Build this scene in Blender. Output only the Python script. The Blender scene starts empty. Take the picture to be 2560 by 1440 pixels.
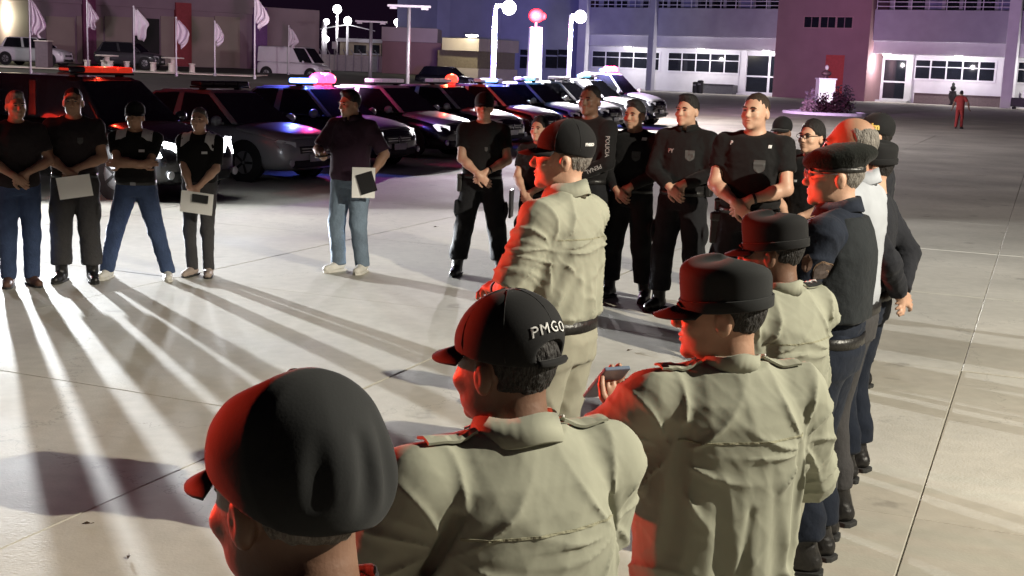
import bpy, bmesh, math, random
import numpy as np
from mathutils import Vector, Matrix
random.seed(7)
np.random.seed(7)
SC = bpy.context.scene
COL = SC.collection
rad = math.radians

# ------------------------------------------------------------------ camera
FPX, HC = 3200.0, 2.10                    # focal length in photo pixels, eye height (phone held overhead)
PITCH = math.atan(562 / FPX)
ROLL = math.atan(0.038)
_f = Vector((0, math.cos(PITCH), -math.sin(PITCH)))
_r0 = Vector((1, 0, 0)); _u0 = _r0.cross(_f)
RGT = _r0 * math.cos(ROLL) + _u0 * math.sin(ROLL)
UPV = _u0 * math.cos(ROLL) - _r0 * math.sin(ROLL)
cam_d = bpy.data.cameras.new('camera'); cam = bpy.data.objects.new('camera', cam_d); COL.objects.link(cam)
cam_d.sensor_width = 36; cam_d.lens = FPX / 2560 * 36; cam_d.clip_end = 2000; cam_d.clip_start = 0.05
M = Matrix.Identity(4)
for i in range(3):
    M[i][0] = RGT[i]; M[i][1] = UPV[i]; M[i][2] = -_f[i]
M.translation = (0, 0, HC)
cam.matrix_world = M
SC.camera = cam

# ------------------------------------------------------------------ night sky, faint moon, exposure
W = bpy.data.worlds.new('World'); SC.world = W; W.use_nodes = True
nt = W.node_tree; nt.nodes.clear()
wo = nt.nodes.new('ShaderNodeOutputWorld'); bg = nt.nodes.new('ShaderNodeBackground'); sky = nt.nodes.new('ShaderNodeTexSky')
sky.sky_type = 'NISHITA'; sky.sun_disc = False; sky.sun_elevation = rad(-4.0); sky.sun_rotation = rad(200)
mix = nt.nodes.new('ShaderNodeMix'); mix.data_type = 'RGBA'; mix.inputs[0].default_value = 0.85
mix.inputs[7].default_value = (0.050, 0.022, 0.060, 1)      # city glow on a night sky
nt.links.new(sky.outputs[0], mix.inputs[6]); nt.links.new(mix.outputs[2], bg.inputs[0])
bg.inputs[1].default_value = 0.15
nt.links.new(bg.outputs[0], wo.inputs[0])
sd = bpy.data.lights.new('moon', 'SUN'); sd.energy = 0.015; sd.angle = rad(0.5); sd.color = (0.8, 0.85, 1.0)
so = bpy.data.objects.new('moon', sd); COL.objects.link(so); so.rotation_euler = (rad(40), 0, rad(20))
SC.view_settings.view_transform = 'Standard'; SC.view_settings.look = 'None'
SC.view_settings.exposure = 0.0; SC.view_settings.gamma = 1.0; SC.view_settings.use_curve_mapping = False
SC.render.engine = 'CYCLES'
SC.cycles.use_denoising = True
SC.cycles.max_bounces = 5; SC.cycles.diffuse_bounces = 2; SC.cycles.glossy_bounces = 2
SC.cycles.sample_clamp_indirect = 4.0; SC.cycles.sample_clamp_direct = 0.0
SC.cycles.caustics_reflective = False; SC.cycles.caustics_refractive = False

# ------------------------------------------------------------------ photo pixel -> place
def ray(u, v):
    return (_f * FPX + RGT * (u - 1280) - UPV * (v - 720)).normalized()
def G(u, v, z=0.0):
    d = ray(u, v); t = (z - HC) / d.z
    return Vector((d.x * t, d.y * t, z))
def PD(u, v, D):
    d = ray(u, v); t = D / d.y
    return Vector((d.x * t, D, HC + d.z * t))
def project(p):
    q = Vector(p) - Vector((0, 0, HC)); w = q.dot(_f)
    return (1280 + FPX * q.dot(RGT) / w, 720 - FPX * q.dot(UPV) / w)

# ------------------------------------------------------------------ materials
MATS = {}
def mat(name, col, rough=0.7, metal=0.0, var=0.12, vscale=6.0, bump=0.0, bscale=40.0, spec=0.4, emit=None, estr=0.0,
        stretch=(1, 1, 1), sheen=0.0, coat=0.0, detail=4.0, coords='Object'):
    if name in MATS: return MATS[name]
    m = bpy.data.materials.new(name); m.use_nodes = True; MATS[name] = m
    t = m.node_tree; N = t.nodes; L = t.links
    b = N['Principled BSDF']
    b.inputs['Roughness'].default_value = rough; b.inputs['Metallic'].default_value = metal
    b.inputs['Specular IOR Level'].default_value = spec
    if sheen: b.inputs['Sheen Weight'].default_value = sheen
    if coat: b.inputs['Coat Weight'].default_value = coat; b.inputs['Coat Roughness'].default_value = 0.08
    tc = N.new('ShaderNodeTexCoord'); mp = N.new('ShaderNodeMapping'); mp.inputs['Scale'].default_value = stretch
    L.new(tc.outputs[coords], mp.inputs[0])
    if var > 0:
        nz = N.new('ShaderNodeTexNoise'); nz.inputs['Scale'].default_value = vscale; nz.inputs['Detail'].default_value = detail
        L.new(mp.outputs[0], nz.inputs['Vector'])
        cr = N.new('ShaderNodeValToRGB')
        cr.color_ramp.elements[0].position = 0.3; cr.color_ramp.elements[1].position = 0.72
        cr.color_ramp.elements[0].color = [c * (1 - var) for c in col] + [1]
        cr.color_ramp.elements[1].color = [min(1, c * (1 + var)) for c in col] + [1]
        L.new(nz.outputs[0], cr.inputs[0]); L.new(cr.outputs[0], b.inputs['Base Color'])
    else:
        b.inputs['Base Color'].default_value = (*col, 1)
    if bump > 0:
        n2 = N.new('ShaderNodeTexNoise'); n2.inputs['Scale'].default_value = bscale; n2.inputs['Detail'].default_value = 3
        L.new(mp.outputs[0], n2.inputs['Vector'])
        bp = N.new('ShaderNodeBump'); bp.inputs['Strength'].default_value = bump; bp.inputs['Distance'].default_value = 0.02
        L.new(n2.outputs[0], bp.inputs['Height']); L.new(bp.outputs[0], b.inputs['Normal'])
    if emit:
        b.inputs['Emission Color'].default_value = (*emit, 1); b.inputs['Emission Strength'].default_value = estr
    return m
def glass_mat(name, col=(0.01, 0.012, 0.016), rough=0.06):
    return mat(name, col, rough, 0.0, 0.0, spec=0.7)

# ------------------------------------------------------------------ objects
def link(o, parent=None):
    COL.objects.link(o)
    if parent is not None: o.parent = parent
    return o
def tag(o, label=None, cat=None, group=None, kind=None):
    if label: o['label'] = label
    if cat: o['category'] = cat
    if group: o['group'] = group
    if kind: o['kind'] = kind
    return o
def thing(name, label, cat, loc=(0, 0, 0), rz=0.0, group=None, scale=1.0):
    o = bpy.data.objects.new(name, None); link(o); o.empty_display_size = 0.2
    o.location = loc; o.rotation_euler = (0, 0, rz); o.scale = (scale,) * 3
    return tag(o, label, cat, group)
def copy_tree(o, parent=None):
    c = o.copy(); COL.objects.link(c); c.parent = parent
    for ch in [k for k in bpy.data.objects if k.parent == o]:
        copy_tree(ch, c)
    return c
def copy_many(o):
    kids = {}
    for k in bpy.data.objects:
        if k.parent: kids.setdefault(k.parent, []).append(k)
    def rec(s, par):
        c = s.copy(); COL.objects.link(c); c.parent = par
        for ch in kids.get(s, []): rec(ch, c)
        return c
    return rec(o, None)
def mesh_obj(name, verts, faces, m, parent=None, smooth=False, bevel=0.0, subsurf=0, seg=2):
    me = bpy.data.meshes.new(name); me.from_pydata([tuple(v) for v in verts], [], [tuple(f) for f in faces])
    if m is not None: me.materials.append(m)
    if smooth: me.polygons.foreach_set('use_smooth', [True] * len(me.polygons))
    me.update()
    o = bpy.data.objects.new(name, me); link(o, parent)
    if bevel > 0:
        b = o.modifiers.new('bevel', 'BEVEL'); b.width = bevel; b.segments = seg; b.limit_method = 'ANGLE'; b.angle_limit = rad(35)
    if subsurf:
        s = o.modifiers.new('sub', 'SUBSURF'); s.levels = subsurf; s.render_levels = subsurf
    return o
class MB:
    def __init__(s): s.v = []; s.f = []
    def add(s, vs, fs):
        n = len(s.v); s.v += [Vector(p) for p in vs]; s.f += [tuple(i + n for i in f) for f in fs]; return s
    def box(s, c, d, R=None):
        x, y, z = d[0] / 2, d[1] / 2, d[2] / 2
        P = [Vector(p) for p in ((-x, -y, -z), (x, -y, -z), (x, y, -z), (-x, y, -z), (-x, -y, z), (x, -y, z), (x, y, z), (-x, y, z))]
        if R is not None: P = [R @ p for p in P]
        return s.add([p + Vector(c) for p in P], [(0, 3, 2, 1), (4, 5, 6, 7), (0, 1, 5, 4), (1, 2, 6, 5), (2, 3, 7, 6), (3, 0, 4, 7)])
    def span(s, a, b):
        a = Vector(a); b = Vector(b); return s.box((a + b) / 2, [abs(q) for q in (b - a)])
    def tube(s, pts, r, n=8, cap=True):
        pts = [Vector(p) for p in pts]; rs = r if isinstance(r, (list, tuple)) else [r] * len(pts)
        vs = []
        for i, p in enumerate(pts):
            t = (pts[min(i + 1, len(pts) - 1)] - pts[max(i - 1, 0)]).normalized()
            a = t.orthogonal().normalized() if abs(t.z) > .95 else t.cross(Vector((0, 0, 1))).normalized()
            if abs(t.z) > .95: a = (Vector((1, 0, 0)) - t * t.x).normalized()
            b = t.cross(a)
            vs += [p + (a * math.cos(2 * math.pi * k / n) + b * math.sin(2 * math.pi * k / n)) * rs[i] for k in range(n)]
        fs = [(i * n + k, i * n + (k + 1) % n, (i + 1) * n + (k + 1) % n, (i + 1) * n + k) for i in range(len(pts) - 1) for k in range(n)]
        if cap: fs += [tuple(range(n - 1, -1, -1)), tuple((len(pts) - 1) * n + k for k in range(n))]
        return s.add(vs, fs)
    def lathe(s, prof, n=20, c=(0, 0, 0), sx=1, sy=1):
        vs = []
        for r, z in prof: vs += [Vector((c[0] + sx * r * math.cos(2 * math.pi * k / n), c[1] + sy * r * math.sin(2 * math.pi * k / n), c[2] + z)) for k in range(n)]
        m = len(prof)
        fs = [(i * n + k, i * n + (k + 1) % n, (i + 1) * n + (k + 1) % n, (i + 1) * n + k) for i in range(m - 1) for k in range(n)]
        fs += [tuple(range(n - 1, -1, -1)), tuple((m - 1) * n + k for k in range(n))]
        return s.add(vs, fs)
    def ball(s, c, r, n=14, m=8):
        rr = r if isinstance(r, (tuple, list)) else (r, r, r)
        vs = [Vector((c[0], c[1], c[2] + rr[2]))]
        for j in range(1, m):
            ph = math.pi * j / m
            vs += [Vector((c[0] + rr[0] * math.sin(ph) * math.cos(2 * math.pi * k / n), c[1] + rr[1] * math.sin(ph) * math.sin(2 * math.pi * k / n), c[2] + rr[2] * math.cos(ph))) for k in range(n)]
        vs.append(Vector((c[0], c[1], c[2] - rr[2])))
        fs = [(0, 1 + k, 1 + (k + 1) % n) for k in range(n)]
        for j in range(m - 2):
            a = 1 + j * n
            fs += [(a + k, a + n + k, a + n + (k + 1) % n, a + (k + 1) % n) for k in range(n)]
        e = len(vs) - 1; a = 1 + (m - 2) * n
        fs += [(e, a + (k + 1) % n, a + k) for k in range(n)]
        return s.add(vs, fs)
    def prism(s, poly, axis_vec):
        n = len(poly); a = [Vector(p) for p in poly]; b = [p + Vector(axis_vec) for p in a]
        return s.add(a + b, [tuple(range(n - 1, -1, -1)), tuple(range(n, 2 * n))] + [(i, (i + 1) % n, n + (i + 1) % n, n + i) for i in range(n)])
    def build(s, name, m, parent=None, smooth=False, bevel=0.0, subsurf=0):
        return mesh_obj(name, s.v, s.f, m, parent, smooth, bevel, subsurf)
def lamp(name, kind, loc, power, col, radius=0.05, aim=None, cone=120, blend=0.6, parent=None):
    d = bpy.data.lights.new(name, kind); d.energy = power; d.color = col; d.shadow_soft_size = radius
    o = bpy.data.objects.new(name, d); link(o)
    o.location = loc
    if kind == 'SPOT':
        d.spot_size = rad(cone); d.spot_blend = blend
        o.rotation_euler = (Vector(aim)).to_track_quat('-Z', 'Y').to_euler()
    return o
def beam_pattern(o, s0, p, up0, upmin, dmin=0.0, up1=0.0):
    """real lamp optics: intensity by elevation (full near the horizontal, less towards the ground and the sky)"""
    d = o.data; d.use_nodes = True; t = d.node_tree; N = t.nodes; L = t.links; em = N['Emission']
    zl = o.rotation_euler.to_matrix().transposed() @ Vector((0, 0, 1))
    tc = N.new('ShaderNodeTexCoord'); dt = N.new('ShaderNodeVectorMath'); dt.operation = 'DOT_PRODUCT'; dt.inputs[1].default_value = -zl
    nm = N.new('ShaderNodeVectorMath'); nm.operation = 'NORMALIZE'
    L.new(tc.outputs['Normal'], nm.inputs[0]); L.new(nm.outputs[0], dt.inputs[0])      # + is downwards
    mx = N.new('ShaderNodeMath'); mx.operation = 'MAXIMUM'; mx.inputs[1].default_value = s0; L.new(dt.outputs['Value'], mx.inputs[0])
    dv = N.new('ShaderNodeMath'); dv.operation = 'DIVIDE'; dv.inputs[0].default_value = s0; L.new(mx.outputs[0], dv.inputs[1])
    pw = N.new('ShaderNodeMath'); pw.operation = 'POWER'; pw.inputs[1].default_value = p; L.new(dv.outputs[0], pw.inputs[0])
    md = N.new('ShaderNodeMath'); md.operation = 'MAXIMUM'; md.inputs[1].default_value = dmin; L.new(pw.outputs[0], md.inputs[0])
    mr = N.new('ShaderNodeMapRange'); mr.interpolation_type = 'SMOOTHSTEP'; mr.inputs[1].default_value = -up0; mr.inputs[2].default_value = up1; mr.inputs[3].default_value = upmin; mr.inputs[4].default_value = 1.0
    L.new(dt.outputs['Value'], mr.inputs[0])
    ml = N.new('ShaderNodeMath'); ml.operation = 'MULTIPLY'; L.new(md.outputs[0], ml.inputs[0]); L.new(mr.outputs[0], ml.inputs[1]); L.new(ml.outputs[0], em.inputs['Strength'])
def text_mesh(txt, size, bold=0.0, space=1.0):
    cu = bpy.data.curves.new('t', 'FONT'); cu.body = txt; cu.size = size; cu.align_x = 'CENTER'; cu.align_y = 'CENTER'
    cu.offset = bold; cu.space_character = space; cu.resolution_u = 3
    o = bpy.data.objects.new('t', cu); COL.objects.link(o)
    dg = bpy.context.evaluated_depsgraph_get(); me = o.evaluated_get(dg).to_mesh()
    vs = [v.co.copy() for v in me.vertices]; fs = [tuple(p.vertices) for p in me.polygons]
    o.evaluated_get(dg).to_mesh_clear(); bpy.data.objects.remove(o); bpy.data.curves.remove(cu)
    return vs, fs
# ================================================================== materials used widely
concrete = mat('concrete', (0.40, 0.385, 0.35), 0.62, var=0.10, vscale=0.35, bump=0.12, bscale=30, spec=0.35, detail=8, coords='Generated')
def slab_material():
    m = bpy.data.materials.new('slab_concrete'); m.use_nodes = True; t = m.node_tree; N = t.nodes; L = t.links; b = N['Principled BSDF']
    geo = N.new('ShaderNodeNewGeometry'); oi = N.new('ShaderNodeObjectInfo')
    n1 = N.new('ShaderNodeTexNoise'); n1.inputs['Scale'].default_value = 0.5; n1.inputs['Detail'].default_value = 7
    n2 = N.new('ShaderNodeTexNoise'); n2.inputs['Scale'].default_value = 9.0; n2.inputs['Detail'].default_value = 6
    L.new(geo.outputs['Position'], n1.inputs['Vector']); L.new(geo.outputs['Position'], n2.inputs['Vector'])
    r1 = N.new('ShaderNodeMapRange'); r1.inputs[1].default_value = .3; r1.inputs[2].default_value = .7; r1.inputs[3].default_value = .74; r1.inputs[4].default_value = 1.10
    r2 = N.new('ShaderNodeMapRange'); r2.inputs[1].default_value = .3; r2.inputs[2].default_value = .7; r2.inputs[3].default_value = .93; r2.inputs[4].default_value = 1.05
    r3 = N.new('ShaderNodeMapRange'); r3.inputs[3].default_value = .93; r3.inputs[4].default_value = 1.05
    L.new(n1.outputs[0], r1.inputs[0]); L.new(n2.outputs[0], r2.inputs[0]); L.new(oi.outputs['Random'], r3.inputs[0])
    m1 = N.new('ShaderNodeMath'); m1.operation = 'MULTIPLY'; m2 = N.new('ShaderNodeMath'); m2.operation = 'MULTIPLY'
    L.new(r1.outputs[0], m1.inputs[0]); L.new(r2.outputs[0], m1.inputs[1]); L.new(m1.outputs[0], m2.inputs[0]); L.new(r3.outputs[0], m2.inputs[1])
    vm = N.new('ShaderNodeVectorMath'); vm.operation = 'SCALE'; vm.inputs[0].default_value = (0.50, 0.475, 0.41)
    L.new(m2.outputs[0], vm.inputs['Scale']); L.new(vm.outputs[0], b.inputs['Base Color'])
    rr = N.new('ShaderNodeMapRange'); rr.inputs[1].default_value = .35; rr.inputs[2].default_value = .65; rr.inputs[3].default_value = .7; rr.inputs[4].default_value = .9
    L.new(n1.outputs[0], rr.inputs[0]); L.new(rr.outputs[0], b.inputs['Roughness'])
    b.inputs['Specular IOR Level'].default_value = 0.22
    # oil spots and hairline cracks
    vo = N.new('ShaderNodeTexVoronoi'); vo.inputs['Scale'].default_value = 1.3; wv = N.new('ShaderNodeVectorMath'); wv.operation = 'MULTIPLY_ADD'; wv.inputs[1].default_value = (.35, .35, .35)
    L.new(n2.outputs['Color'], wv.inputs[0]); L.new(geo.outputs['Position'], wv.inputs[2]); L.new(wv.outputs[0], vo.inputs['Vector'])
    s1 = N.new('ShaderNodeMapRange'); s1.interpolation_type = 'SMOOTHSTEP'; s1.inputs[1].default_value = .03; s1.inputs[2].default_value = .16; s1.inputs[3].default_value = .72; s1.inputs[4].default_value = 1.0; L.new(vo.outputs['Distance'], s1.inputs[0])
    vc = N.new('ShaderNodeTexVoronoi'); vc.feature = 'DISTANCE_TO_EDGE'; vc.inputs['Scale'].default_value = .22; L.new(wv.outputs[0], vc.inputs['Vector'])
    s2 = N.new('ShaderNodeMapRange'); s2.inputs[1].default_value = .0005; s2.inputs[2].default_value = .0016; s2.inputs[3].default_value = .78; s2.inputs[4].default_value = 1.0; L.new(vc.outputs['Distance'], s2.inputs[0])
    m3 = N.new('ShaderNodeMath'); m3.operation = 'MULTIPLY'; m4 = N.new('ShaderNodeMath'); m4.operation = 'MULTIPLY'
    L.new(s1.outputs[0], m3.inputs[0]); L.new(s2.outputs[0], m3.inputs[1]); L.new(m3.outputs[0], m4.inputs[0]); L.new(m2.outputs[0], m4.inputs[1]); L.new(m4.outputs[0], vm.inputs['Scale'])
    n3 = N.new('ShaderNodeTexNoise'); n3.inputs['Scale'].default_value = 60; L.new(geo.outputs['Position'], n3.inputs['Vector'])
    bp = N.new('ShaderNodeBump'); bp.inputs['Strength'].default_value = .15; bp.inputs['Distance'].default_value = .01
    L.new(n3.outputs[0], bp.inputs['Height']); L.new(bp.outputs[0], b.inputs['Normal'])
    return m
slabm = slab_material()
dark_joint = mat('joint_dirt', (0.20, 0.185, 0.16), 0.95, var=.5, vscale=.4)
asphalt = mat('asphalt', (0.05, 0.05, 0.052), 0.85, var=.2, vscale=3, bump=.2, bscale=60)
plaster_w = mat('plaster_white', (0.62, 0.62, 0.64), 0.8, var=.06, vscale=1.2, bump=.05, bscale=30)
plaster_g = mat('plaster_grey', (0.36, 0.36, 0.40), 0.8, var=.07, vscale=1.0, bump=.05, bscale=30)
plaster_b = mat('plaster_blue_grey', (0.20, 0.21, 0.34), 0.8, var=.08, vscale=.8, bump=.05, bscale=30)
terracotta = mat('plaster_terracotta', (0.27, 0.16, 0.17), 0.8, var=.08, vscale=.7, bump=.06, bscale=30)
plaster_beige = mat('plaster_beige', (0.42, 0.37, 0.27), 0.8, var=.07, vscale=1.0)
mauve = mat('plaster_mauve', (0.30, 0.23, 0.27), 0.85, var=.1, vscale=.5, bump=.05, bscale=20)
mauve_d = mat('plaster_maroon', (0.20, 0.11, 0.13), 0.85, var=.1, vscale=.5)
metal_w = mat('painted_metal_white', (0.65, 0.65, 0.68), 0.45, var=.04)
metal_g = mat('galvanised_metal', (0.33, 0.33, 0.35), 0.5, 0.6, var=.1)
metal_k = mat('black_metal', (0.02, 0.02, 0.022), 0.5, var=.1)
glass_d = glass_mat('dark_window_glass', (0.012, 0.014, 0.02), .08)
lamp_e = mat('lamp_glow', (0.9, 0.9, 0.9), .5, var=0, emit=(1, .97, 1), estr=14)
lamp_soft = mat('soffit_lamp_glow', (0.9, 0.9, 0.9), .5, var=0, emit=(1, .95, .98), estr=6)

# ================================================================== ground
gr = MB().add([(-500, -60, -.03), (500, -60, -.03), (500, 900, -.03), (-500, 900, -.03)], [(0, 1, 2, 3)]).build('ground', concrete)
tag(gr, 'pale concrete ground of the wide plaza', 'ground', kind='structure')
bed = MB().add([(-60, -12, -.010), (60, -12, -.010), (60, 118, -.010), (-60, 118, -.010)], [(0, 1, 2, 3)]).build('joint_bed', dark_joint)
tag(bed, 'dark dirt filled joints between the plaza slabs', 'ground', kind='structure')
plaza = thing('plaza', 'large pale concrete slabs of the plaza floor with dark joints', 'ground'); plaza['kind'] = 'structure'
AA = Vector((math.sin(rad(22.3)), math.cos(rad(22.3)), 0)); BB = Vector((AA.y, -AA.x, 0))
SL, SG = 3.49, .005
sm = None
cells = []
for i in range(-6, 40):
    for j in range(-12, 24):
        c = AA * (6.25 + (i + .5) * SL) + BB * (-3.9 + (j + .5) * SL)
        if c.y < -4 or c.y > 118: continue
        if abs(c.x) > 7 + .46 * max(c.y, 0): continue
        cells.append((c.length, c))
cells.sort(key=lambda q: q[0])
R22 = Matrix.Rotation(-rad(22.3), 3, 'Z')
h2 = SL / 2 - SG / 2; ch = .004
sv = [(-h2, -h2, -.02), (h2, -h2, -.02), (h2, h2, -.02), (-h2, h2, -.02), (-h2, -h2, -ch), (h2, -h2, -ch), (h2, h2, -ch), (-h2, h2, -ch),
      (-h2 + ch, -h2 + ch, 0), (h2 - ch, -h2 + ch, 0), (h2 - ch, h2 - ch, 0), (-h2 + ch, h2 - ch, 0)]
sf = [(0, 1, 5, 4), (1, 2, 6, 5), (2, 3, 7, 6), (3, 0, 4, 7), (4, 5, 9, 8), (5, 6, 10, 9), (6, 7, 11, 10), (7, 4, 8, 11), (8, 9, 10, 11)]
rest_v, rest_f = [], []
for k, (d_, c) in enumerate(cells):
    if k < 300:
        if sm is None:
            o = mesh_obj('slab', sv, sf, slabm, plaza); sm = o.data
        else:
            o = bpy.data.objects.new('slab', sm); link(o, plaza)
        o.location = c; o.rotation_euler = (random.uniform(-.0006, .0006), random.uniform(-.0006, .0006), -rad(22.3)); o.location.z = random.uniform(-.0015, .0015)
    else:
        n = len(rest_v); rest_v += [R22 @ Vector(p) + c for p in sv]; rest_f += [tuple(q + n for q in f) for f in sf]
if rest_v:
    o = mesh_obj('far_slab', rest_v, rest_f, slabm, plaza); o['kind'] = 'stuff'

# raised terrace at the back left, with a pale kerb
ter = MB()
ter.add([(-90, 44, -.02), (-9, 50, -.02), (-9, 58, .8), (-90, 56, .8), (-90, 200, .85), (-9, 200, .85)], [(0, 1, 2, 3), (3, 2, 5, 4)])
ter.add([(-9, 50, -.02), (-2, 62, -.02), (-2, 200, -.02), (-9, 200, .85), (-9, 58, .8)], [(0, 1, 2, 3, 4)])
t_ = ter.build('terrace', mat('terrace_turf', (0.05, 0.05, 0.035), .95, var=.3, vscale=.6, bump=.3, bscale=20)); tag(t_, 'dark raised terrace bank behind the parked cars', 'terrace', kind='structure')
pv = MB().span((-70, 70, .845), (-14.5, 74.5, .90)).build('pavement', mat('pavement_pale', (0.55, 0.52, 0.42), .8, var=.15, vscale=.5)); tag(pv, 'pale paved strip on the terrace under the picnic tables', 'pavement', kind='structure')

# ================================================================== right building (two storeys, yawed)
A0 = PD(1760, 400, 120.0); A0.z = 0
_t = PD(2387, 400, 107.0); _t.z = 0
FE = (_t - A0).normalized(); FN = Vector((FE.y, -FE.x, 0))          # along the facade to the right / out towards the camera
def fac(u, v, dep=0.0):
    """photo pixel -> (s, z) on the facade plane moved `dep` outwards"""
    d = ray(u, v); o = Vector((0, 0, HC)); q = A0 + FN * dep
    t = (q - o).dot(FN) / d.dot(FN); p = o + d * t
    return (p - A0).dot(FE), p.z
FR = Matrix((FE, FN, Vector((0, 0, 1)))).transposed()               # local (s, out, z) -> world
def fbox(mb, s0, s1, z0, z1, d0, d1):
    c = ((s0 + s1) / 2, (d0 + d1) / 2, (z0 + z1) / 2)
    return mb.box(c, (abs(s1 - s0), abs(d1 - d0), abs(z1 - z0)))
def broot(name, label, cat, s=0.0, d=0.0):
    o = thing(name, label, cat); o.matrix_world = Matrix.Translation(A0 + FE * s + FN * d) @ FR.to_4x4()
    return o
BR = broot('office_building', 'long two storey pale office building with glass doors and balcony railing', 'building')
REC = -3.0                                                           # ground floor set back under the upper storey
sL = fac(1440, 100)[0]; sC0 = fac(1950, 100)[0]; sC1 = fac(2182, 100)[0]; sR = sC1 + 24
zF = (fac(1500, 87)[1] + fac(2400, 106)[1]) / 2                      # underside of upper storey wall
zS = (fac(1500, 18)[1] + fac(2400, 26)[1]) / 2                       # sill of upper storey
zB = zF - 1.05
print('facade', sL, sC0, sC1, zF, zS)
fbox(MB(), sL - 14, sR, 0, zB, REC - .3, REC).build('wall', plaster_w, BR)
m = MB(); fbox(m, sL, sC0 + .02, zF, zS, -.3, 0); fbox(m, sC1 - .02, sR, zF, zS, -.3, 0); m.build('upper_wall', plaster_g, BR, bevel=.02)
m = MB(); fbox(m, sL, sC0, zB, zF - .003, -.55, -.35); fbox(m, sC1, sR, zB, zF - .003, -.55, -.35); m.build('fascia', plaster_w, BR)
m = MB(); fbox(m, sL, sC0, zB + .02, zB + .2, REC + .003, -.56); fbox(m, sC1, sR, zB + .02, zB + .2, REC + .003, -.56); m.build('soffit', plaster_w, BR)
m = MB(); fbox(m, sL, sR, zS - .2, zS - .05, -4.0, -.31); m.build('floor_slab', plaster_g, BR)
m = MB(); fbox(m, sL, sR, zS - .04, zS + 4.2, -4.3, -4.0); m.build('upper_back_wall', plaster_g, BR)
m = MB(); fbox(m, sL - .5, sR, zS + 4.2, zS + 4.6, -4.6, .5); m.build('roof', plaster_g, BR)
# centre stair block
m = MB(); fbox(m, sC0, sC1, 0, zS + 4.0, -3.5, .9); blk = m.build('stair_block', terracotta, BR, bevel=.02)
w0 = fac(2010, 42, .9); w1 = fac(2132, 70, .9)
nW = 3; ww = (w1[0] - w0[0]) / nW
for k in range(nW):
    a = w0[0] + k * ww + .09; b = w0[0] + (k + 1) * ww - .09
    f = MB(); fbox(f, a - .08, b + .08, w1[1] - .08, w0[1] + .08, .904, .93)
    fo = f.build('window', mat('stair_window_frame', (.34, .2, .2), .7), BR)
    g = MB(); fbox(g, a, b, w1[1], w0[1], .931, .938); g.build('pane', glass_d, fo)
    g = MB(); fbox(g, (a + b) / 2 - .03, (a + b) / 2 + .03, w1[1], w0[1], .9385, .95); g.build('mullion', terracotta, fo)
d0 = fac(2066, 137, .9); d1 = fac(2104, 240, .9)
f = MB(); fbox(f, d0[0], d1[0], 0.02, d0[1], .903, .95); fo = f.build('door', mat('door_lit_red', (.40, .06, .05), .6), BR, bevel=.01)  # red light on this door is put into its colour
for zz in (.25, .5, .75):
    f = MB(); fbox(f, d0[0] + .15, d1[0] - .15, d0[1] * (zz - .1), d0[1] * (zz + .1), .951, .965); f.build('panel', mat('door_lit_red', (.4, .06, .05)), fo)
# ground floor windows: white frames with panes one by one
def window(u0, v0, u1, v1, n, dep=REC, rows=((0, .36), (.36, 1))):
    a = fac(u0, v0, dep); b = fac(u1, v1, dep); z1, z0 = a[1], b[1]
    f = MB(); fbox(f, a[0] - .08, b[0] + .08, z0 - .1, z1 + .1, dep + .004, dep + .07); fo = f.build('window', metal_w, BR)
    cw = (b[0] - a[0]) / n
    for k in range(n):
        for (r0, r1) in rows:
            zt = z1 - (z1 - z0) * r0 - .04; zb = z1 - (z1 - z0) * r1 + .04
            g = MB(); fbox(g, a[0] + k * cw + .07, a[0] + (k + 1) * cw - .07, zb, zt, dep + .072, dep + .08); g.build('pane', glass_d, fo)
window(1482, 127, 1619, 172, 4); window(1639, 131, 1648, 176, 1); window(1672, 131, 1847, 184, 5)
window(2290, 149, 2486, 204, 5); window(2513, 154, 2575, 208, 2)
def door(u0, v0, u1, v1, split):
    a = fac(u0, v0, REC); b = fac(u1, v1, REC)
    f = MB(); fbox(f, a[0] - .1, b[0] + .1, .16, a[1] + .12, REC + .004, REC + .08); fo = f.build('door', metal_w, BR)
    sp = a[0] + (b[0] - a[0]) * split
    for (x0, x1) in ((a[0], sp - .12), (sp + .12, b[0])):
        for (q0, q1) in ((.3, a[1] * .46), (a[1] * .50, a[1])):
            g = MB(); fbox(g, x0, x1, q0, q1, REC + .082, REC + .09); g.build('pane', glass_d, fo)
    f = MB(); fbox(f, a[0] - .4, b[0] + .6, .0, .15, REC + .004, REC + 1.2); f.build('step', plaster_w, BR)
door(1871, 139, 1953, 231, .63); door(2178, 148, 2262, 241, .36)
m = MB()
# columns
for (u, w) in ((1458, .95), (1631, .6), (2533, .9)):
    s = fac(u, 100, .35)[0]
    m = MB(); fbox(m, s - w / 2, s + w / 2, 0, zS + 4.2, .003, .7); m.build('column', plaster_w if w > .7 else plaster_g, BR, bevel=.03)
for (u, v) in ((1859, 200), (2274, 190)):
    s = fac(u, v, REC)[0]; m = MB(); fbox(m, s - .3, s + .3, 0, zB, REC + .003, REC + .25); m.build('wall_strip', plaster_w, BR, bevel=.02)
# balcony railing and upper windows
for (a, b) in ((sL + .4, sC0 - .1), (sC1 + .1, sR - .5)):
    n = int((b - a) / 1.45)
    for k in range(n):
        p0 = a + (b - a) * k / n
        g = MB(); fbox(g, p0 + .22, p0 + (b - a) / n - .1, zS + .05, zS + 2.4, -3.995, -3.96); g.build('upper_window', glass_d if k % 4 != 2 else plaster_b, BR)
        r = MB(); fbox(r, p0 - .03, p0 + .03, zS + .002, zS + 1.05, -.2, -.14); r.build('railing_post', metal_w, BR)
    for zz in (.25, .62, 1.0):
        r = MB(); fbox(r, a, b, zS + zz, zS + zz + .06, -.139, -.09); r.build('rail', metal_w, BR)
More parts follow.
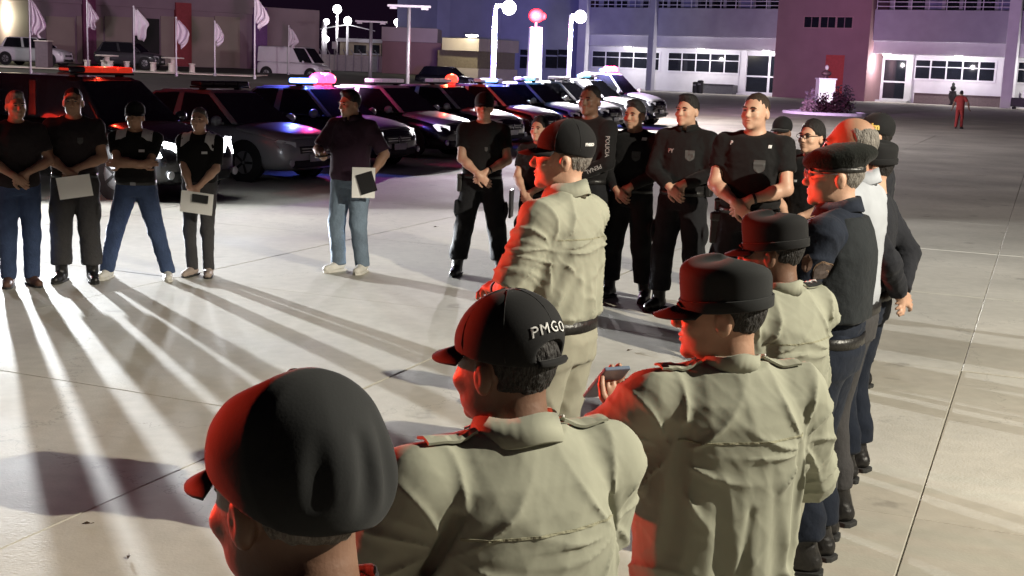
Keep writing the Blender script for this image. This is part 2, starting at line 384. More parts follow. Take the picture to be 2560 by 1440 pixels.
# soffit lamps: glowing globe under the fascia with its light
for (u, v) in ((1570, 108), (1752, 112), (1915, 116), (2217, 123), (2397, 128), (2640, 130)):
    s, z = fac(u, v, -.9)
    z = zB - .12
    b_ = MB().lathe([(.02, .14), (.30, .13), (.33, .06), (.26, -.06), (.08, -.12), (.01, -.125)], 16).build('soffit_lamp', lamp_soft, BR, smooth=True)
    b_.location = (s, -.95, z)
    p = A0 + FE * s + FN * (-.35) + Vector((0, 0, z - .75))
    lamp('soffit_light', 'POINT', p, 460, (1, .93, .95), .1)
# planters under the windows
for i, (u0, u1, lab) in enumerate(((1755, 1838, 'long dark grey planter trough under the left ground floor windows'), (2290, 2507, 'long brown planter trough under the right ground floor windows'))):
    a = fac(u0, 230, REC + 1.0)[0]; b = fac(u1, 230, REC + 1.0)[0]
    pl = broot('planter', lab, 'planter', (a + b) / 2, REC + 1.0)
    L_ = b - a
    mt = mat('planter_dark', (.09, .09, .10), .85) if i == 0 else mat('planter_brown', (.15, .12, .115), .85)
    m = MB()
    m.box((0, .45, .42), (L_, .1, .84)); m.box((0, -.45, .42), (L_, .1, .84)); m.box((-L_ / 2 + .05, 0, .42), (.1, .798, .838)); m.box((L_ / 2 - .05, 0, .42), (.1, .798, .838))
    m.build('trough', mt, pl, bevel=.015)
    MB().box((0, 0, .72), (L_ - .2, .79, .06)).build('soil', dark_joint, pl)
    MB().box((0, .47, .87), (L_ + .1, .2, .05)).build('rim', mt, pl, bevel=.01)
# bench urn in front of right windows, trolley bin at the right edge, bins left
def urn(s, d, lab):
    r = broot('garden_urn', lab, 'urn', s, d)
    MB().lathe([(.22, 0), (.24, .06), (.12, .14), (.14, .3), (.30, .62), (.33, .9), (.26, 1.1), (.30, 1.16), (.28, 1.18)], 18).build('vase', mat('urn_stone', (.03, .028, .028), .9), r, smooth=True)
    MB().lathe([(.06, 1.1), (.2, 1.3), (.24, 1.45), (.12, 1.62), (.14, 1.78), (.02, 1.9)], 10).build('topiary', mat('leaf_dark', (.012, .015, .012), .9), r, smooth=True)
urn(fac(2382, 230, REC + 2.2)[0], REC + 2.2, 'dark stone urn with clipped plant before the right hand planter')
def litter_bin(s, d, lab, h=1.1, w=.55):
    r = broot('litter_bin', lab, 'bin', s, d)
    MB().lathe([(w * .42, 0), (w * .5, .05), (w * .5, h * .85), (w * .46, h * .86)], 16).build('drum', metal_k, r, smooth=False)
    MB().lathe([(w * .52, h * .86), (w * .52, h * .92), (w * .3, h), (.02, h * 1.02)], 16).build('lid', metal_k, r, smooth=True)
    MB().box((0, w * .5, h * .7), (w * .5, .03, .12)).build('flap', metal_g, r)
litter_bin(fac(1738, 230, 1.2)[0], 1.2, 'left one of two black bins beside the last pickup', 1.05)
litter_bin(fac(1750, 230, 1.4)[0], 1.4, 'right one of two black bins beside the last pickup', 1.2)
tr = broot('trolley', 'dark wheeled trolley box at the right edge by the column', 'trolley', fac(2555, 250, 2.5)[0], 2.5)
MB().box((0, 0, .55), (1.5, .8, .7)).build('box', metal_k, tr, bevel=.04)
for sx in (-.55, .55):
    for sy in (-.3, .3): MB().tube([(sx, sy - .04, .1), (sx, sy + .04, .1)], .1, 12).build('wheel', metal_k, tr)
MB().tube([(-.2, 0, .905), (-.2, 0, 1.2), (-.2, 0, 1.35)], [.09, .08, .03], 10).build('bottle', metal_g, tr, smooth=True)

# ---- blue-grey wing left of it
WL = thing('wing_building', 'tall blue grey building wing behind the street lamps', 'building')
def wb(mb, u0, u1, D0, D1, z0, z1):
    a = PD(u0, 150, D0); b = PD(u1, 150, D1)
    e = (b - a); e.z = 0; n = Vector((e.y, -e.x, 0)).normalized()
    P = [Vector((a.x, a.y, 0)), Vector((b.x, b.y, 0))]
    q = [P[0], P[1], P[1] - n * 6, P[0] - n * 6]
    return mb.prism([p + Vector((0, 0, z0)) for p in q], (0, 0, z1 - z0)), P, n
m, Pw, nw = wb(MB(), 1198, 1452, 124, 128, 0, 14); m.build('wall', plaster_b, WL)
m, _, _ = wb(MB(), 1090, 1122, 118, 119, 3.05, 14); m.build('fin', plaster_b, WL)
m, _, _ = wb(MB(), 1122, 1198, 122, 123.9, 3.4, 14); m.build('upper_wall', plaster_b, WL)
we = (Pw[1] - Pw[0]).normalized()
def wing_pt(u, v, out):
    d = ray(u, v); o = Vector((0, 0, HC)); t = (Pw[0] + nw * out - o).dot(nw) / d.dot(nw); return o + d * t
RW = Matrix((we, nw, Vector((0, 0, 1)))).transposed()
for (u0, u1) in ((1300, 1318), (1364, 1392), (1395, 1422)):
    a = wing_pt(u0, 122, .03); b = wing_pt(u1, 172, .03)
    f = MB().box((a + b) / 2, ((b - a).dot(we) + .2, .06, abs(a.z - b.z) + .2), RW).build('window', plaster_b, WL)
    for q in (.28, .78):
        c = a.lerp(b, .5); c.z = a.z + (b.z - a.z) * (.17 if q < .5 else .68)
        MB().box(c + nw * .04, ((b - a).dot(we) - .05, .02, abs(a.z - b.z) * (.28 if q < .5 else .6)), RW).build('pane', glass_d, f)
# ---- low dark maroon building with beige cantilevered box
LB = thing('low_building', 'low dark maroon building with pale parapet behind the cars', 'building')
m, _, _ = wb(MB(), 955, 1112, 112, 112, 0, 3.55); m.build('wall', mauve_d, LB)
m, _, _ = wb(MB(), 953, 1092, 111.8, 111.8, 3.56, 4.75); m.build('parapet', mauve, LB)
CB = thing('canopy_box', 'beige flat canopy building with a round lamp on its edge', 'building')
m, _, _ = wb(MB(), 1104, 1196, 108, 106, 2.95, 3.95); m.build('fascia', plaster_beige, CB)
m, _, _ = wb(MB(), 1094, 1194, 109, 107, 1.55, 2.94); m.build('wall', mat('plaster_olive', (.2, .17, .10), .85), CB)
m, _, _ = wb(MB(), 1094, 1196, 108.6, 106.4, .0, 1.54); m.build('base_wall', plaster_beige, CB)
p = PD(1180, 90, 106.5)
MB().lathe([(.02, .1), (.5, .09), (.52, 0), (.3, -.08)], 14, p).build('lamp', lamp_e, CB, smooth=True)
lamp('canopy_light', 'POINT', p + Vector((-1.5, -2.2, .6)), 700, (1, .9, .7), .2)
# ================================================================== left hangar
HG = thing('hangar_building', 'big mauve grey hall with flat roof behind the flags', 'building')
ZT = .85
def hpt(u, v, out=0.0):
    # facade plane of the hangar: from far left (D 92) to u=797 (D 110)
    a = PD(60, 150, 96.0); b = PD(797, 150, 112.0); e = (b - a); e.z = 0; e.normalize(); n = Vector((e.y, -e.x, 0))
    d = ray(u, v); o = Vector((0, 0, HC)); a = Vector((a.x, a.y, 0)) + n * out
    t = (a - o).dot(n) / d.dot(n); return o + d * t, e, n
def hbox(u0, u1, v0, v1, out0, out1, name, m, parent=HG, ztop=None, zbot=None):
    a, e, n = hpt(u0, v0, out1); b, _, _ = hpt(u1, v1, out1)
    z1 = a.z if ztop is None else ztop; z0 = b.z if zbot is None else zbot
    R = Matrix((e, n, Vector((0, 0, 1)))).transposed()
    c = (a + b) / 2 - n * (out1 - out0) / 2; c.z = (z0 + z1) / 2
    return MB().box(c, (abs((b - a).dot(e)), out1 - out0, z1 - z0), R).build(name, m, parent, bevel=.02)
ztop = hpt(797, 26)[0].z
hbox(75, 797, 20, 190, -8, 0, 'wall', mauve, ztop=ztop, zbot=ZT - .3)
hbox(75, 636, 0, 36, -6, .3, 'upper_wall', mauve, ztop=ztop + 2.2)
hpan = mat('hall_panel_beige', (.36, .31, .27), .85, var=.08, vscale=.7)
for (u0, u1) in ((115, 190), (192, 260), (262, 332), (402, 470), (472, 535), (537, 600)):
    hbox(u0, u1, 40, 190, .01, .12, 'panel', hpan, zbot=ZT)
hbox(334, 400, 44, 190, .01, .06, 'doorway', metal_k, zbot=ZT)
hbox(440, 480, 5, 190, .13, .5, 'wall_strip', mat('flare_red', (.33, .06, .07), .8), zbot=ZT, ztop=ztop - .1)  # red lens flare streak painted as a raised strip on the wall
hbox(208, 243, 5, 190, .13, .5, 'wall_strip', mat('flare_plum', (.22, .07, .15), .8), zbot=ZT, ztop=ztop - .1)  # plum flare streak, also painted on as a strip
hbox(636, 668, 5, 190, .13, .5, 'wall_strip', mat('flare_violet', (.20, .09, .28), .8), zbot=ZT, ztop=ztop - .1)  # violet flare streak built and coloured the same way

# ================================================================== perimeter wall, gatehouse, posts between the buildings
bw = thing('boundary_wall', 'long pale boundary wall with bent fence posts on top', 'wall')
a = PD(795, 150, 118); b = PD(955, 150, 118); zz = PD(870, 138, 118).z
MB().span((a.x - 1, 118, 0), (b.x + 1, 118.3, zz)).build('wall', mat('wall_white', (.6, .6, .58), .8), bw)
for k in range(8):
    x = a.x + (b.x - a.x) * (k + .5) / 8
    MB().tube([(x, 117.7, 0), (x, 117.7, zz + .1), (x - .25, 117.6, zz + .5)], .06, 6).build('post', metal_g, bw)
gh = thing('gatehouse', 'small pale gatehouse with dark window behind the boundary wall', 'building')
a = PD(850, 104, 128); b = PD(953, 140, 128)
MB().span((a.x, 128, 0), (b.x, 132, a.z)).build('wall', plaster_beige, gh)
MB().span((a.x - .3, 127.7, a.z + .003), (b.x + .3, 132.3, a.z + .35)).build('roof', plaster_w, gh)
for (u0, u1) in ((885, 915), (928, 948)):
    p = PD(u0, 112, 127.95); q = PD(u1, 134, 127.95)
    f = MB().span((p.x, 127.93, q.z), (q.x, 127.99, p.z)).build('window', glass_d, gh)
    MB().span((p.x - .1, 127.9, q.z - .15), (q.x + .1, 127.99, q.z - .01)).build('sill', plaster_w, f)
def post_lamp(u, vtop, vbase, D, lab, kind, w=.14, lit=True, power=900, arm=0.0, zbase=0.0, ballr=.3):
    t = PD(u, vtop, D); H = t.z - zbase
    r = thing('street_lamp', lab, 'lamp post', (t.x, D, zbase))
    pole = metal_w if kind != 'tee' else metal_g
    MB().tube([(0, 0, 0), (0, 0, .25)], w * 1.5, 12).build('base', pole, r)
    MB().tube([(0, 0, .25), (0, 0, H)], [w, w * .8], 12).build('pole', pole, r, smooth=True)
    if kind == 'arm':
        MB().tube([(0, 0, H), (arm, 0, H + .02)], w * .7, 10).build('arm', pole, r)
        MB().ball((arm, 0, H - .05), ballr).build('globe', lamp_e, r, smooth=True)
        MB().lathe([(ballr * .5, ballr * .95), (ballr * .3, ballr * 1.1), (.03, ballr * 1.15)], 12, (arm, 0, H - .05)).build('cap', pole, r)
        q = Vector((t.x + arm, D - ballr - .25, zbase + H - ballr - .2))
    elif kind == 'globe':
        MB().ball((0, 0, H + ballr), ballr).build('globe', lamp_e, r, smooth=True)
        q = Vector((t.x, D - ballr - .25, zbase + H - .2))
    elif kind == 'twin':
        for dz in (0, -1.6): MB().ball((.2, 0, H + dz), ballr).build('globe', lamp_e, r, smooth=True)
        q = Vector((t.x, D - ballr - .3, zbase + H - 1))
    elif kind == 'wing':
        for sx in (-1, 1): MB().add([(0, -.15, H - .1), (0, .15, H - .1), (sx * 2.6, .1, H - .6), (sx * 2.6, -.1, H - .6), (0, -.15, H), (0, .15, H), (sx * 2.6, .1, H - .52), (sx * 2.6, -.1, H - .52)],
            [(0, 1, 2, 3), (4, 7, 6, 5), (0, 3, 7, 4), (1, 5, 6, 2), (2, 6, 7, 3)]).build('arm', metal_w, r)
        MB().ball((0, 0, H + .3), .38).build('globe', lamp_e, r, smooth=True)
        q = Vector((t.x, D - .8, zbase + H))
    else:
        MB().box((0, 0, H + .04), (1.9 if D < 110 else 1.2, .3, .1)).build('crossbar', metal_g, r)
        for sx in (-.7, .7): MB().box((sx, 0, H - .06), (.3, .22, .08)).build('lamp_head', metal_g, r)
        return
    if lit: lamp('street_light', 'POINT', q, power, (1, .94, .97), .1)
post_lamp(1238, 14, 200, 44, 'white street lamp with bent arm and lit globe before the blue wing', 'arm', .10, True, 11000, .47, 0, .24)
post_lamp(1428, 38, 200, 54, 'white street lamp with short arm and lit globe by the white column', 'arm', .10, True, 5500, .38, 0, .26)
post_lamp(1023, 18, 205, 58, 'tall unlit lamp post with flat crossbar in front of the low building', 'tee', .09)
post_lamp(928, 56, 190, 78, 'shorter unlit lamp post with small crossbar in front of the gatehouse', 'tee', .12)
post_lamp(843, 34, 130, 135, 'distant street lamp with large round glow in the dark sky', 'globe', .12, True, 1500, ballr=.45)
post_lamp(993, 64, 130, 140, 'distant street lamp with small round glow above the maroon roof', 'globe', .1, True, 700, ballr=.36)
post_lamp(811, 54, 130, 122, 'thick pale post with two stacked lit globes beside the hall', 'twin', .28, True, 120, ballr=.28)
post_lamp(869, 60, 130, 124, 'lamp post with two drooping winged arms and a bright top', 'wing', .14, True, 60)
post_lamp(19, 14, 120, 150, 'tiny distant street lamp glow at the top left corner', 'globe', .1, True, 400, ballr=.3)
sg = thing('sign_board', 'small pale rectangular sign board on a thin post by the boundary wall', 'sign', (PD(836, 130, 116).x, 116, 0))
t = PD(836, 104, 116).z; q = PD(836, 122, 116).z
MB().tube([(0, 0, 0), (0, 0, q)], .04, 8).build('post', metal_g, sg); MB().box((0, -.05, (t + q) / 2), (.42, .04, t - q)).build('panel', metal_w, sg, bevel=.005)

# totem pillar with red beacon
tp = PD(1340, 60, 60); T = thing('totem_pillar', 'white square pillar with grey picture squares and a glowing red beacon on top', 'pillar', (tp.x, 60, 0), rad(8))
zt = PD(1340, 68, 60).z
MB().add([(-.34, -.34, 0), (.34, -.34, 0), (.34, .34, 0), (-.34, .34, 0), (-.27, -.27, zt), (.27, -.27, zt), (.27, .27, zt), (-.27, .27, zt)],
         [(0, 3, 2, 1), (4, 5, 6, 7), (0, 1, 5, 4), (1, 2, 6, 5), (2, 3, 7, 6), (3, 0, 4, 7)]).build('shaft', mat('totem_white', (.72, .72, .75), .6), T, bevel=.02)
for k, (x, z, w, h, g) in enumerate(((.13, zt - .35, .2, .4, .28), (-.12, zt - .6, .2, .34, .45), (.14, zt - .82, .18, .28, .2), (-.15, zt - 1.0, .14, .3, .5), (.16, zt - 1.25, .2, .22, .3), (.2, zt - 2.0, .12, .3, .35))):
    MB().box((x, -.345 + .022 * (z / zt), z), (w, .012, h)).build('picture_square', mat('picture_grey_%d' % k, (g, g * .95, g * .97), .6), T)
MB().tube([(0, 0, zt), (0, 0, zt + .25)], .07, 10).build('beacon_stem', metal_g, T)
red_core = mat('red_beacon_glow', (1, .1, .1), .4, var=0, emit=(1, .010, .018), estr=5)
MB().ball((0, 0, zt + .52), (.36, .36, .32)).build('beacon', red_core, T, smooth=True)
MB().ball((.32, -.05, zt + .5), (.14, .14, .16)).build('side_beacon', red_core, T, smooth=True)
lamp('beacon_light', 'POINT', (tp.x - .1, 59.3, zt + .5), 900, (1, .06, .12), .04)
lamp('totem_uplight', 'SPOT', (tp.x - .2, 56.2, 1.35), 900, (.95, .93, 1), .1, aim=(0, 3.6, .5), cone=60)

# ================================================================== flags
flag_m = mat('flag_cloth', (.62, .58, .62), .8, var=.12, vscale=2)
def flag(u, vtop, vbase, D, lab, zbase, fl=1.25, fw=.55, seed=1):
    t = PD(u, vtop, D); H = t.z - zbase
    r = thing('flagpole', lab, 'flagpole', (t.x, D, zbase), rad(-18 + (seed * 29) % 40), 'row of flagpoles in front of the hall')
    MB().tube([(0, 0, 0), (0, 0, .15)], .09, 10).build('base', metal_g, r)
    MB().tube([(0, 0, .15), (0, 0, H)], [.045, .03], 8).build('pole', metal_w, r, smooth=True)
    MB().ball((0, 0, H + .04), .05, 8, 6).build('finial', metal_w, r, smooth=True)
    rnd = random.Random(seed)
    ns, nh = 22, 14
    vs = []
    for j in range(nh + 1):
        q = j / nh
        wid = fw * (.12 + .88 * math.sin(math.pi * min(1, .06 + q * 1.15) * .62) ** 1.1) * (1 - .5 * max(0, q - .55) / .45 * (1 + .6 * math.sin(q * 9 + seed)))
        drop = fl * q
        for i in range(ns + 1):
            s = i / ns
            ph = s * (5.5 + 1.2 * math.sin(q * 2 + seed)) * math.pi + seed + q * 1.6
            amp = (.03 + .09 * s) * (.4 + .8 * q)
            vs.append((.03 + wid * s + .02 * math.sin(ph * .5), amp * math.sin(ph), H - .05 - drop - .42 * s ** 1.3 * fl * (.5 + .5 * math.sin(q * 3 + seed)) * q - .10 * s - .06 * math.sin(s * 9 + seed)))
    fs = [(j * (ns + 1) + i, j * (ns + 1) + i + 1, (j + 1) * (ns + 1) + i + 1, (j + 1) * (ns + 1) + i) for j in range(nh) for i in range(ns)]
    o = mesh_obj('flag', vs, fs, flag_m, r, smooth=True); sdm = o.modifiers.new('s', 'SOLIDIFY'); sdm.thickness = .006
    return r
FL = [(72, -6, 225, 59, 'tallest flagpole at the far left with limp pale flag cut by the frame top', 1.55, .75), (217, 2, 215, 68, 'second flagpole from the left with limp pale flag', 1.3, .6),
      (334, 18, 180, 72, 'third flagpole from the left with limp ragged white flag', 1.5, .95), (440, 46, 230, 66, 'fourth flagpole from the left with limp white flag before the red flare streak', 1.0, .65),
      (537, 55, 210, 70, 'fifth flagpole from the left with small limp flag', .8, .5), (637, -12, 210, 66, 'sixth flagpole from the left with limp flag reaching the frame top', 1.2, .7),
      (722, 66, 180, 84, 'rightmost flagpole with limp flag above the white van', 1.1, .7)]
for i, (u, vt, vb, D, lab, fl_, fw_) in enumerate(FL): flag(u, vt, vb, D, lab, .8, fl_, fw_, i + 1)

# ================================================================== picnic tables, bollard stub
stone_p = mat('picnic_concrete', (.55, .52, .45), .85, var=.1, vscale=4)
def picnic(u, v, D, lab):
    g = PD(u, v, D); r = thing('picnic_table', lab, 'table', (g.x, D, .9), rad(u % 90), 'concrete picnic tables on the terrace')
    MB().lathe([(.35, 0), (.35, .05), (.14, .1), (.14, .7), (.3, .73)], 14).build('pedestal', stone_p, r)
    MB().lathe([(.3, .731), (.62, .74), (.64, .78), (.6, .81)], 18).build('table_top', stone_p, r)
    for k in range(4):
        a = k * math.pi / 2 + .5
        MB().lathe([(.2, 0), (.16, .05), (.15, .42), (.2, .46), (.19, .5)], 12, (1.05 * math.cos(a), 1.05 * math.sin(a), 0)).build('stool', stone_p, r)
picnic(268, 185, 71.5, 'left concrete picnic table with stools in front of the dark car')
picnic(432, 190, 72.5, 'right concrete picnic table with stools below the fourth flag')
bs = thing('stub_pillar', 'short square concrete pillar in front of the white car on the terrace', 'pillar', (PD(111, 190, 71).x, 71, .9))
MB().box((0, 0, .7), (.72, .72, 1.4)).build('shaft', mat('stub_concrete', (.13, .11, .12), .9, var=.1), bs, bevel=.03)
MB().box((0, 0, 1.43), (.8, .8, .06)).build('cap', stone_p, bs, bevel=.01)

# ================================================================== bust on pedestal and flower bed
D = 84.0
g = PD(2061, 250, D); BU = thing('bust_monument', 'white lit pedestal with a small dark bust in front of the terracotta block', 'monument', (g.x, D, 0))
zt = PD(2061, 199, D).z; wz = 40 / FPX * D
MB().box((0, 0, .12), (wz * 1.25, wz * 1.25, .24)).build('plinth', plaster_w, BU, bevel=.02)
MB().box((0, 0, (zt + .243) / 2), (wz, wz, zt - .243)).build('pedestal', mat('pedestal_white', (.82, .82, .82), .6, var=.03), BU, bevel=.02)
MB().box((0, 0, zt + .05), (wz * 1.12, wz * 1.12, .1)).build('cornice', plaster_w, BU, bevel=.015)
bm = mat('bust_bronze', (.10, .06, .06), .5, .3)
MB().lathe([(.16, 0), (.18, .05), (.12, .12), (.30, .2), (.34, .34), (.2, .44), (.09, .5), (.085, .56)], 18, (0, 0, zt + .1), 1, .6).build('shoulders', bm, BU, smooth=True)
MB().ball((0, -.02, zt + .1 + .68), (.125, .15, .17)).build('head', mat('bust_head', (.45, .42, .42), .5), BU, smooth=True)
lamp('pedestal_spot', 'SPOT', (g.x - .4, D - 3.2, .35), 380, (1, .97, 1), .08, aim=(.4, 3.0, .75), cone=70)
fb = PD(2062, 283, 70.0); FB = thing('flower_bed', 'round flower bed of dark red bushes in a pale ring kerb', 'flower bed', (fb.x, 70, 0))
MB().lathe([(2.25, 0), (2.25, .14), (2.1, .16), (2.05, .05)], 32).build('kerb', plaster_w, FB)
def leaf_cloud(n, rx, ry, z0, z1, sz, rnd):
    v, f = [], []
    for k in range(n):
        a = rnd.uniform(0, 2 * math.pi); q = rnd.random() ** .45; zz = rnd.uniform(0, 1)
        sh = math.sqrt(max(.05, 1 - (zz - .25) ** 2 * 1.5)) * (.8 + .25 * math.sin(a * 3 + zz * 4))
        c = Vector((rx * q * sh * math.cos(a), ry * q * sh * math.sin(a), z0 + (z1 - z0) * zz * (.75 + .3 * math.sin(a * 2.3 + 1))))
        t = Vector((rnd.gauss(0, 1), rnd.gauss(0, 1), rnd.gauss(0, .7))).normalized(); b = t.orthogonal().normalized()
        s = sz * rnd.uniform(.6, 1.3); i = len(v)
        v += [c - t * s, c + b * s * .45, c + t * s, c - b * s * .45]; f.append((i, i + 1, i + 2, i + 3))
    return v, f
rr = random.Random(3)
for (nm, col, ox, oy, rx, ry, z1, n) in (('dark_bush', (.03, .008, .012), .25, 0, 1.25, 1.1, 1.15, 1500), ('dark_bush', (.035, .03, .03), .95, .3, .75, .8, 1.55, 900), ('pale_flower', (.3, .22, .22), -1.0, -.4, .5, .5, .75, 400), ('grey_bush', (.2, .17, .18), -.85, .2, .4, .4, 1.35, 300)):
    v, f = leaf_cloud(n, rx, ry, .1, z1, .09, rr)
    o = mesh_obj(nm, v, f, mat(nm + str(z1), col, .8, var=.35, vscale=3), FB); o.location = (ox, oy, 0); o['kind'] = 'stuff'
    MB().tube([(ox, oy, 0), (ox + .05, oy, z1 * .6)], [.05, .02], 6).build('stem', metal_k, FB)
# tree at the far left
tr = PD(10, 120, 105); TR = thing('leafy_tree', 'small lit green tree at the far left edge behind the white car', 'tree', (tr.x - .5, 105, .85))
MB().tube([(0, 0, 0), (.1, 0, 1.2), (0, 0, 2.4)], [.2, .16, .08], 8).build('trunk', mat('bark', (.1, .07, .05), .9), TR)
v, f = leaf_cloud(2600, 1.7, 1.5, 1.0, 3.4, .13, rr); mesh_obj('crown', v, f, mat('leaf_green', (.07, .12, .04), .7, var=.4, vscale=2), TR)['kind'] = 'stuff'
lamp('tree_lamp', 'POINT', (tr.x + 1.5, 100, 4.2), 900, (1, .95, .6), .2)
fw = thing('garden_wall', 'low pale green garden wall behind the white car at far left', 'wall', (tr.x, 103, .85))
MB().box((1, 0, .9), (10, .25, 1.8)).build('wall', mat('wall_green', (.35, .4, .25), .85), fw); MB().box((1, 0, 1.84), (10.1, .35, .08)).build('coping', plaster_w, fw)
# ================================================================== vehicles
car_black = mat('car_paint_black', (.012, .012, .014), .25, var=.05, spec=.6, coat=.7)
car_white = mat('car_paint_white', (.66, .66, .68), .3, var=.03, spec=.5, coat=.6)
car_silver = mat('car_paint_silver', (.34, .34, .36), .32, .25, var=.03, coat=.6)
car_plum = mat('car_paint_plum', (.05, .03, .045), .3, var=.05, coat=.6)
trim_k = mat('car_trim_black', (.015, .015, .016), .6, var=.1)
tyre_m = mat('tyre_rubber', (.02, .02, .02), .85, var=.1)
rim_m = mat('rim_alloy', (.35, .35, .36), .4, .7, var=.05)
cglass = glass_mat('car_glass', (.012, .013, .016), .04)
plate_m = mat('number_plate', (.6, .6, .62), .5, var=.03)
chrome = mat('chrome', (.6, .6, .62), .15, .9, var=0)
hl_off = mat('headlight_off', (.55, .56, .58), .12, .1, var=.05, coat=.8)
hl_on = mat('headlight_on', (1, 1, 1), .3, var=0, emit=(.92, .97, 1), estr=26)
hl_dim = mat('headlight_dim', (.8, .8, .85), .3, var=0, emit=(1, .95, .97), estr=1.1)
bar_lens = mat('bar_lens_pale', (.55, .50, .55), .25, var=.03, emit=(1, .85, .95), estr=.12)  # faint pinkish glow put into lenses that are off
bar_dark = mat('bar_lens_dark', (.02, .015, .02), .3, var=.05)
bar_red_dull = mat('bar_lens_red_dull', (.5, .03, .02), .35, var=.05, emit=(1, .05, .02), estr=.42)
bar_red = mat('bar_lens_red', (.8, .05, .05), .3, var=0, emit=(1, .03, .016), estr=6)
bar_pink = mat('bar_lens_pink', (.8, .1, .2), .3, var=0, emit=(1, .06, .17), estr=5)
bar_blue = mat('bar_lens_blue', (.05, .1, .8), .3, var=0, emit=(.16, .34, 1), estr=11)
bar_cyan = mat('bar_lens_cyan', (.1, .5, .9), .3, var=0, emit=(.25, .75, 1), estr=2.6)

def car(name, label, cat, loc, heading, lower, upper, kind='sedan', bar=None, lights=hl_off, zs=1.0, group=None, L=4.3, z0=0.0):
    r = thing(name, label, cat, (loc[0], loc[1], z0), math.atan2(heading[1], heading[0]), group)
    W = .87
    P = dict(sedan=dict(gf=-1.05, rf=-1.78, rr=-3.05, gr=-3.85, zr=1.47, zr2=1.45), suv=dict(gf=-1.10, rf=-1.75, rr=-3.75, gr=-4.12, zr=1.49, zr2=1.49),
             pickup=dict(gf=-1.25, rf=-1.9, rr=-3.15, gr=-3.45, zr=1.5, zr2=1.5), van=dict(gf=-.55, rf=-1.35, rr=-L + .1, gr=-L + .04, zr=1.75, zr2=1.75))[kind]
    rearz = 1.0 if kind != 'pickup' else .98
    st = [(-.0, .60, .34, .58), (-.05, .72, .24, .70), (-.2, .80, .19, .80), (-.5, .85, .18, .885), (-1.0, W, .18, .955), (-1.3, W, .18, .965), (-2.2, W, .17, .955), (-3.2, W, .18, .975),
          (-L + .45, W * .98, .19, rearz), (-L + .12, W * .92, .22, rearz - .02), (-L + .02, W * .84, .28, rearz - .1), (-L, W * .78, .34, rearz - .2)]
    def ring(s, off=0.0):
        x, w, zb, zt = s; zb *= zs; zt *= zs
        return [(x, 0, zb), (x, w * .82, zb), (x, w * .97, zb + .10), (x, w, zb + .38 * (zt - zb)), (x, w * .985, zb + .72 * (zt - zb)), (x, w * .93, zt - .035), (x, w * .62, zt + off), (x, 0, zt + .018 + off)]
    V_, F_ = [], []
    for s in st:
        h = ring(s); V_ += h + [(p[0], -p[1], p[2]) for p in h[-2:0:-1]]
    n = 14
    for i in range(len(st) - 1): F_ += [(i * n + k, i * n + (k + 1) % n, (i + 1) * n + (k + 1) % n, (i + 1) * n + k) for k in range(n)]
    F_ += [tuple(range(n - 1, -1, -1)), tuple((len(st) - 1) * n + k for k in range(n))]
    mesh_obj('body', V_, F_, lower, r, smooth=True, subsurf=1)
    # bonnet panel lies on the body
    V_, F_ = [], []
    hs = [(-.1, .74, .2, .745), (-.2, .79, .19, .802), (-.5, .85, .18, .887), (-.8, .86, .18, .93), (-1.08, W, .18, .962)]
    for s in hs:
        x, w, zb, zt = s; zt *= zs
        V_ += [(x, y * w, zt + dz) for (y, dz) in ((-.96, -.085), (-.93, -.022), (-.62, .012), (-.3, .022), (0, .026), (.3, .022), (.62, .012), (.93, -.022), (.96, -.085))]
    for i in range(len(hs) - 1): F_ += [(i * 9 + k, (i + 1) * 9 + k, (i + 1) * 9 + k + 1, i * 9 + k + 1) for k in range(8)]
    o = mesh_obj('bonnet', V_, F_, upper, r, smooth=True); md = o.modifiers.new('s', 'SOLIDIFY'); md.thickness = .012; md.offset = 1
    md = o.modifiers.new('sub', 'SUBSURF'); md.levels = md.render_levels = 1
    # cabin
    zb = .95 * zs; zr = P['zr'] * zs; zr2 = P['zr2'] * zs
    hb, hr = .79, .60 if kind != 'van' else .72
    C = [(P['gf'], hb, zb), (P['rf'], hr, zr), (P['rr'], hr, zr2), (P['gr'], hb * .95, zb + .02)]
    vs = [(x, y, z) for (x, y, z) in C] + [(x, -y, z) for (x, y, z) in C]
    cab = mesh_obj('cabin', vs, [(0, 1, 2, 3), (7, 6, 5, 4), (0, 4, 5, 1), (1, 5, 6, 2), (2, 6, 7, 3), (3, 7, 4, 0)], upper, r, bevel=.05)
    rf = MB(); rf.add([(P['rf'] - .02, -hr + .05, zr - .01), (P['rf'] - .02, hr - .05, zr - .01), (P['rr'] + .04, hr - .05, zr2 - .01), (P['rr'] + .04, -hr + .05, zr2 - .01),
        (P['rf'] - .1, -hr + .1, zr + .035), (P['rf'] - .1, hr - .1, zr + .035), (P['rr'] + .12, hr - .1, zr2 + .035), (P['rr'] + .12, -hr + .1, zr2 + .035)],
        [(0, 3, 2, 1), (4, 5, 6, 7), (0, 1, 5, 4), (1, 2, 6, 5), (2, 3, 7, 6), (3, 0, 4, 7)]); rf.build('roof', upper, r, bevel=.03)
    def panel(name, q, m, inset, push):
        q = [Vector(p) for p in q]; c = sum(q, Vector()) / len(q); nn = (q[1] - q[0]).cross(q[2] - q[1]).normalized()
        if nn.dot(c - Vector((-2.3, 0, 1.1 * zs))) < 0: nn = -nn
        a = [p + (c - p).normalized() * inset + nn * push for p in q]; b = [p - nn * .02 for p in a]
        m_ = MB().add(a + b, [(0, 1, 2, 3), (7, 6, 5, 4)] + [(i, (i + 1) % 4, 4 + (i + 1) % 4, 4 + i) for i in range(4)])
        return m_.build(name, m, r, bevel=.01)
    L0, L1, L2, L3 = [Vector(p) for p in C]; R0, R1, R2, R3 = [Vector((p[0], -p[1], p[2])) for p in C]
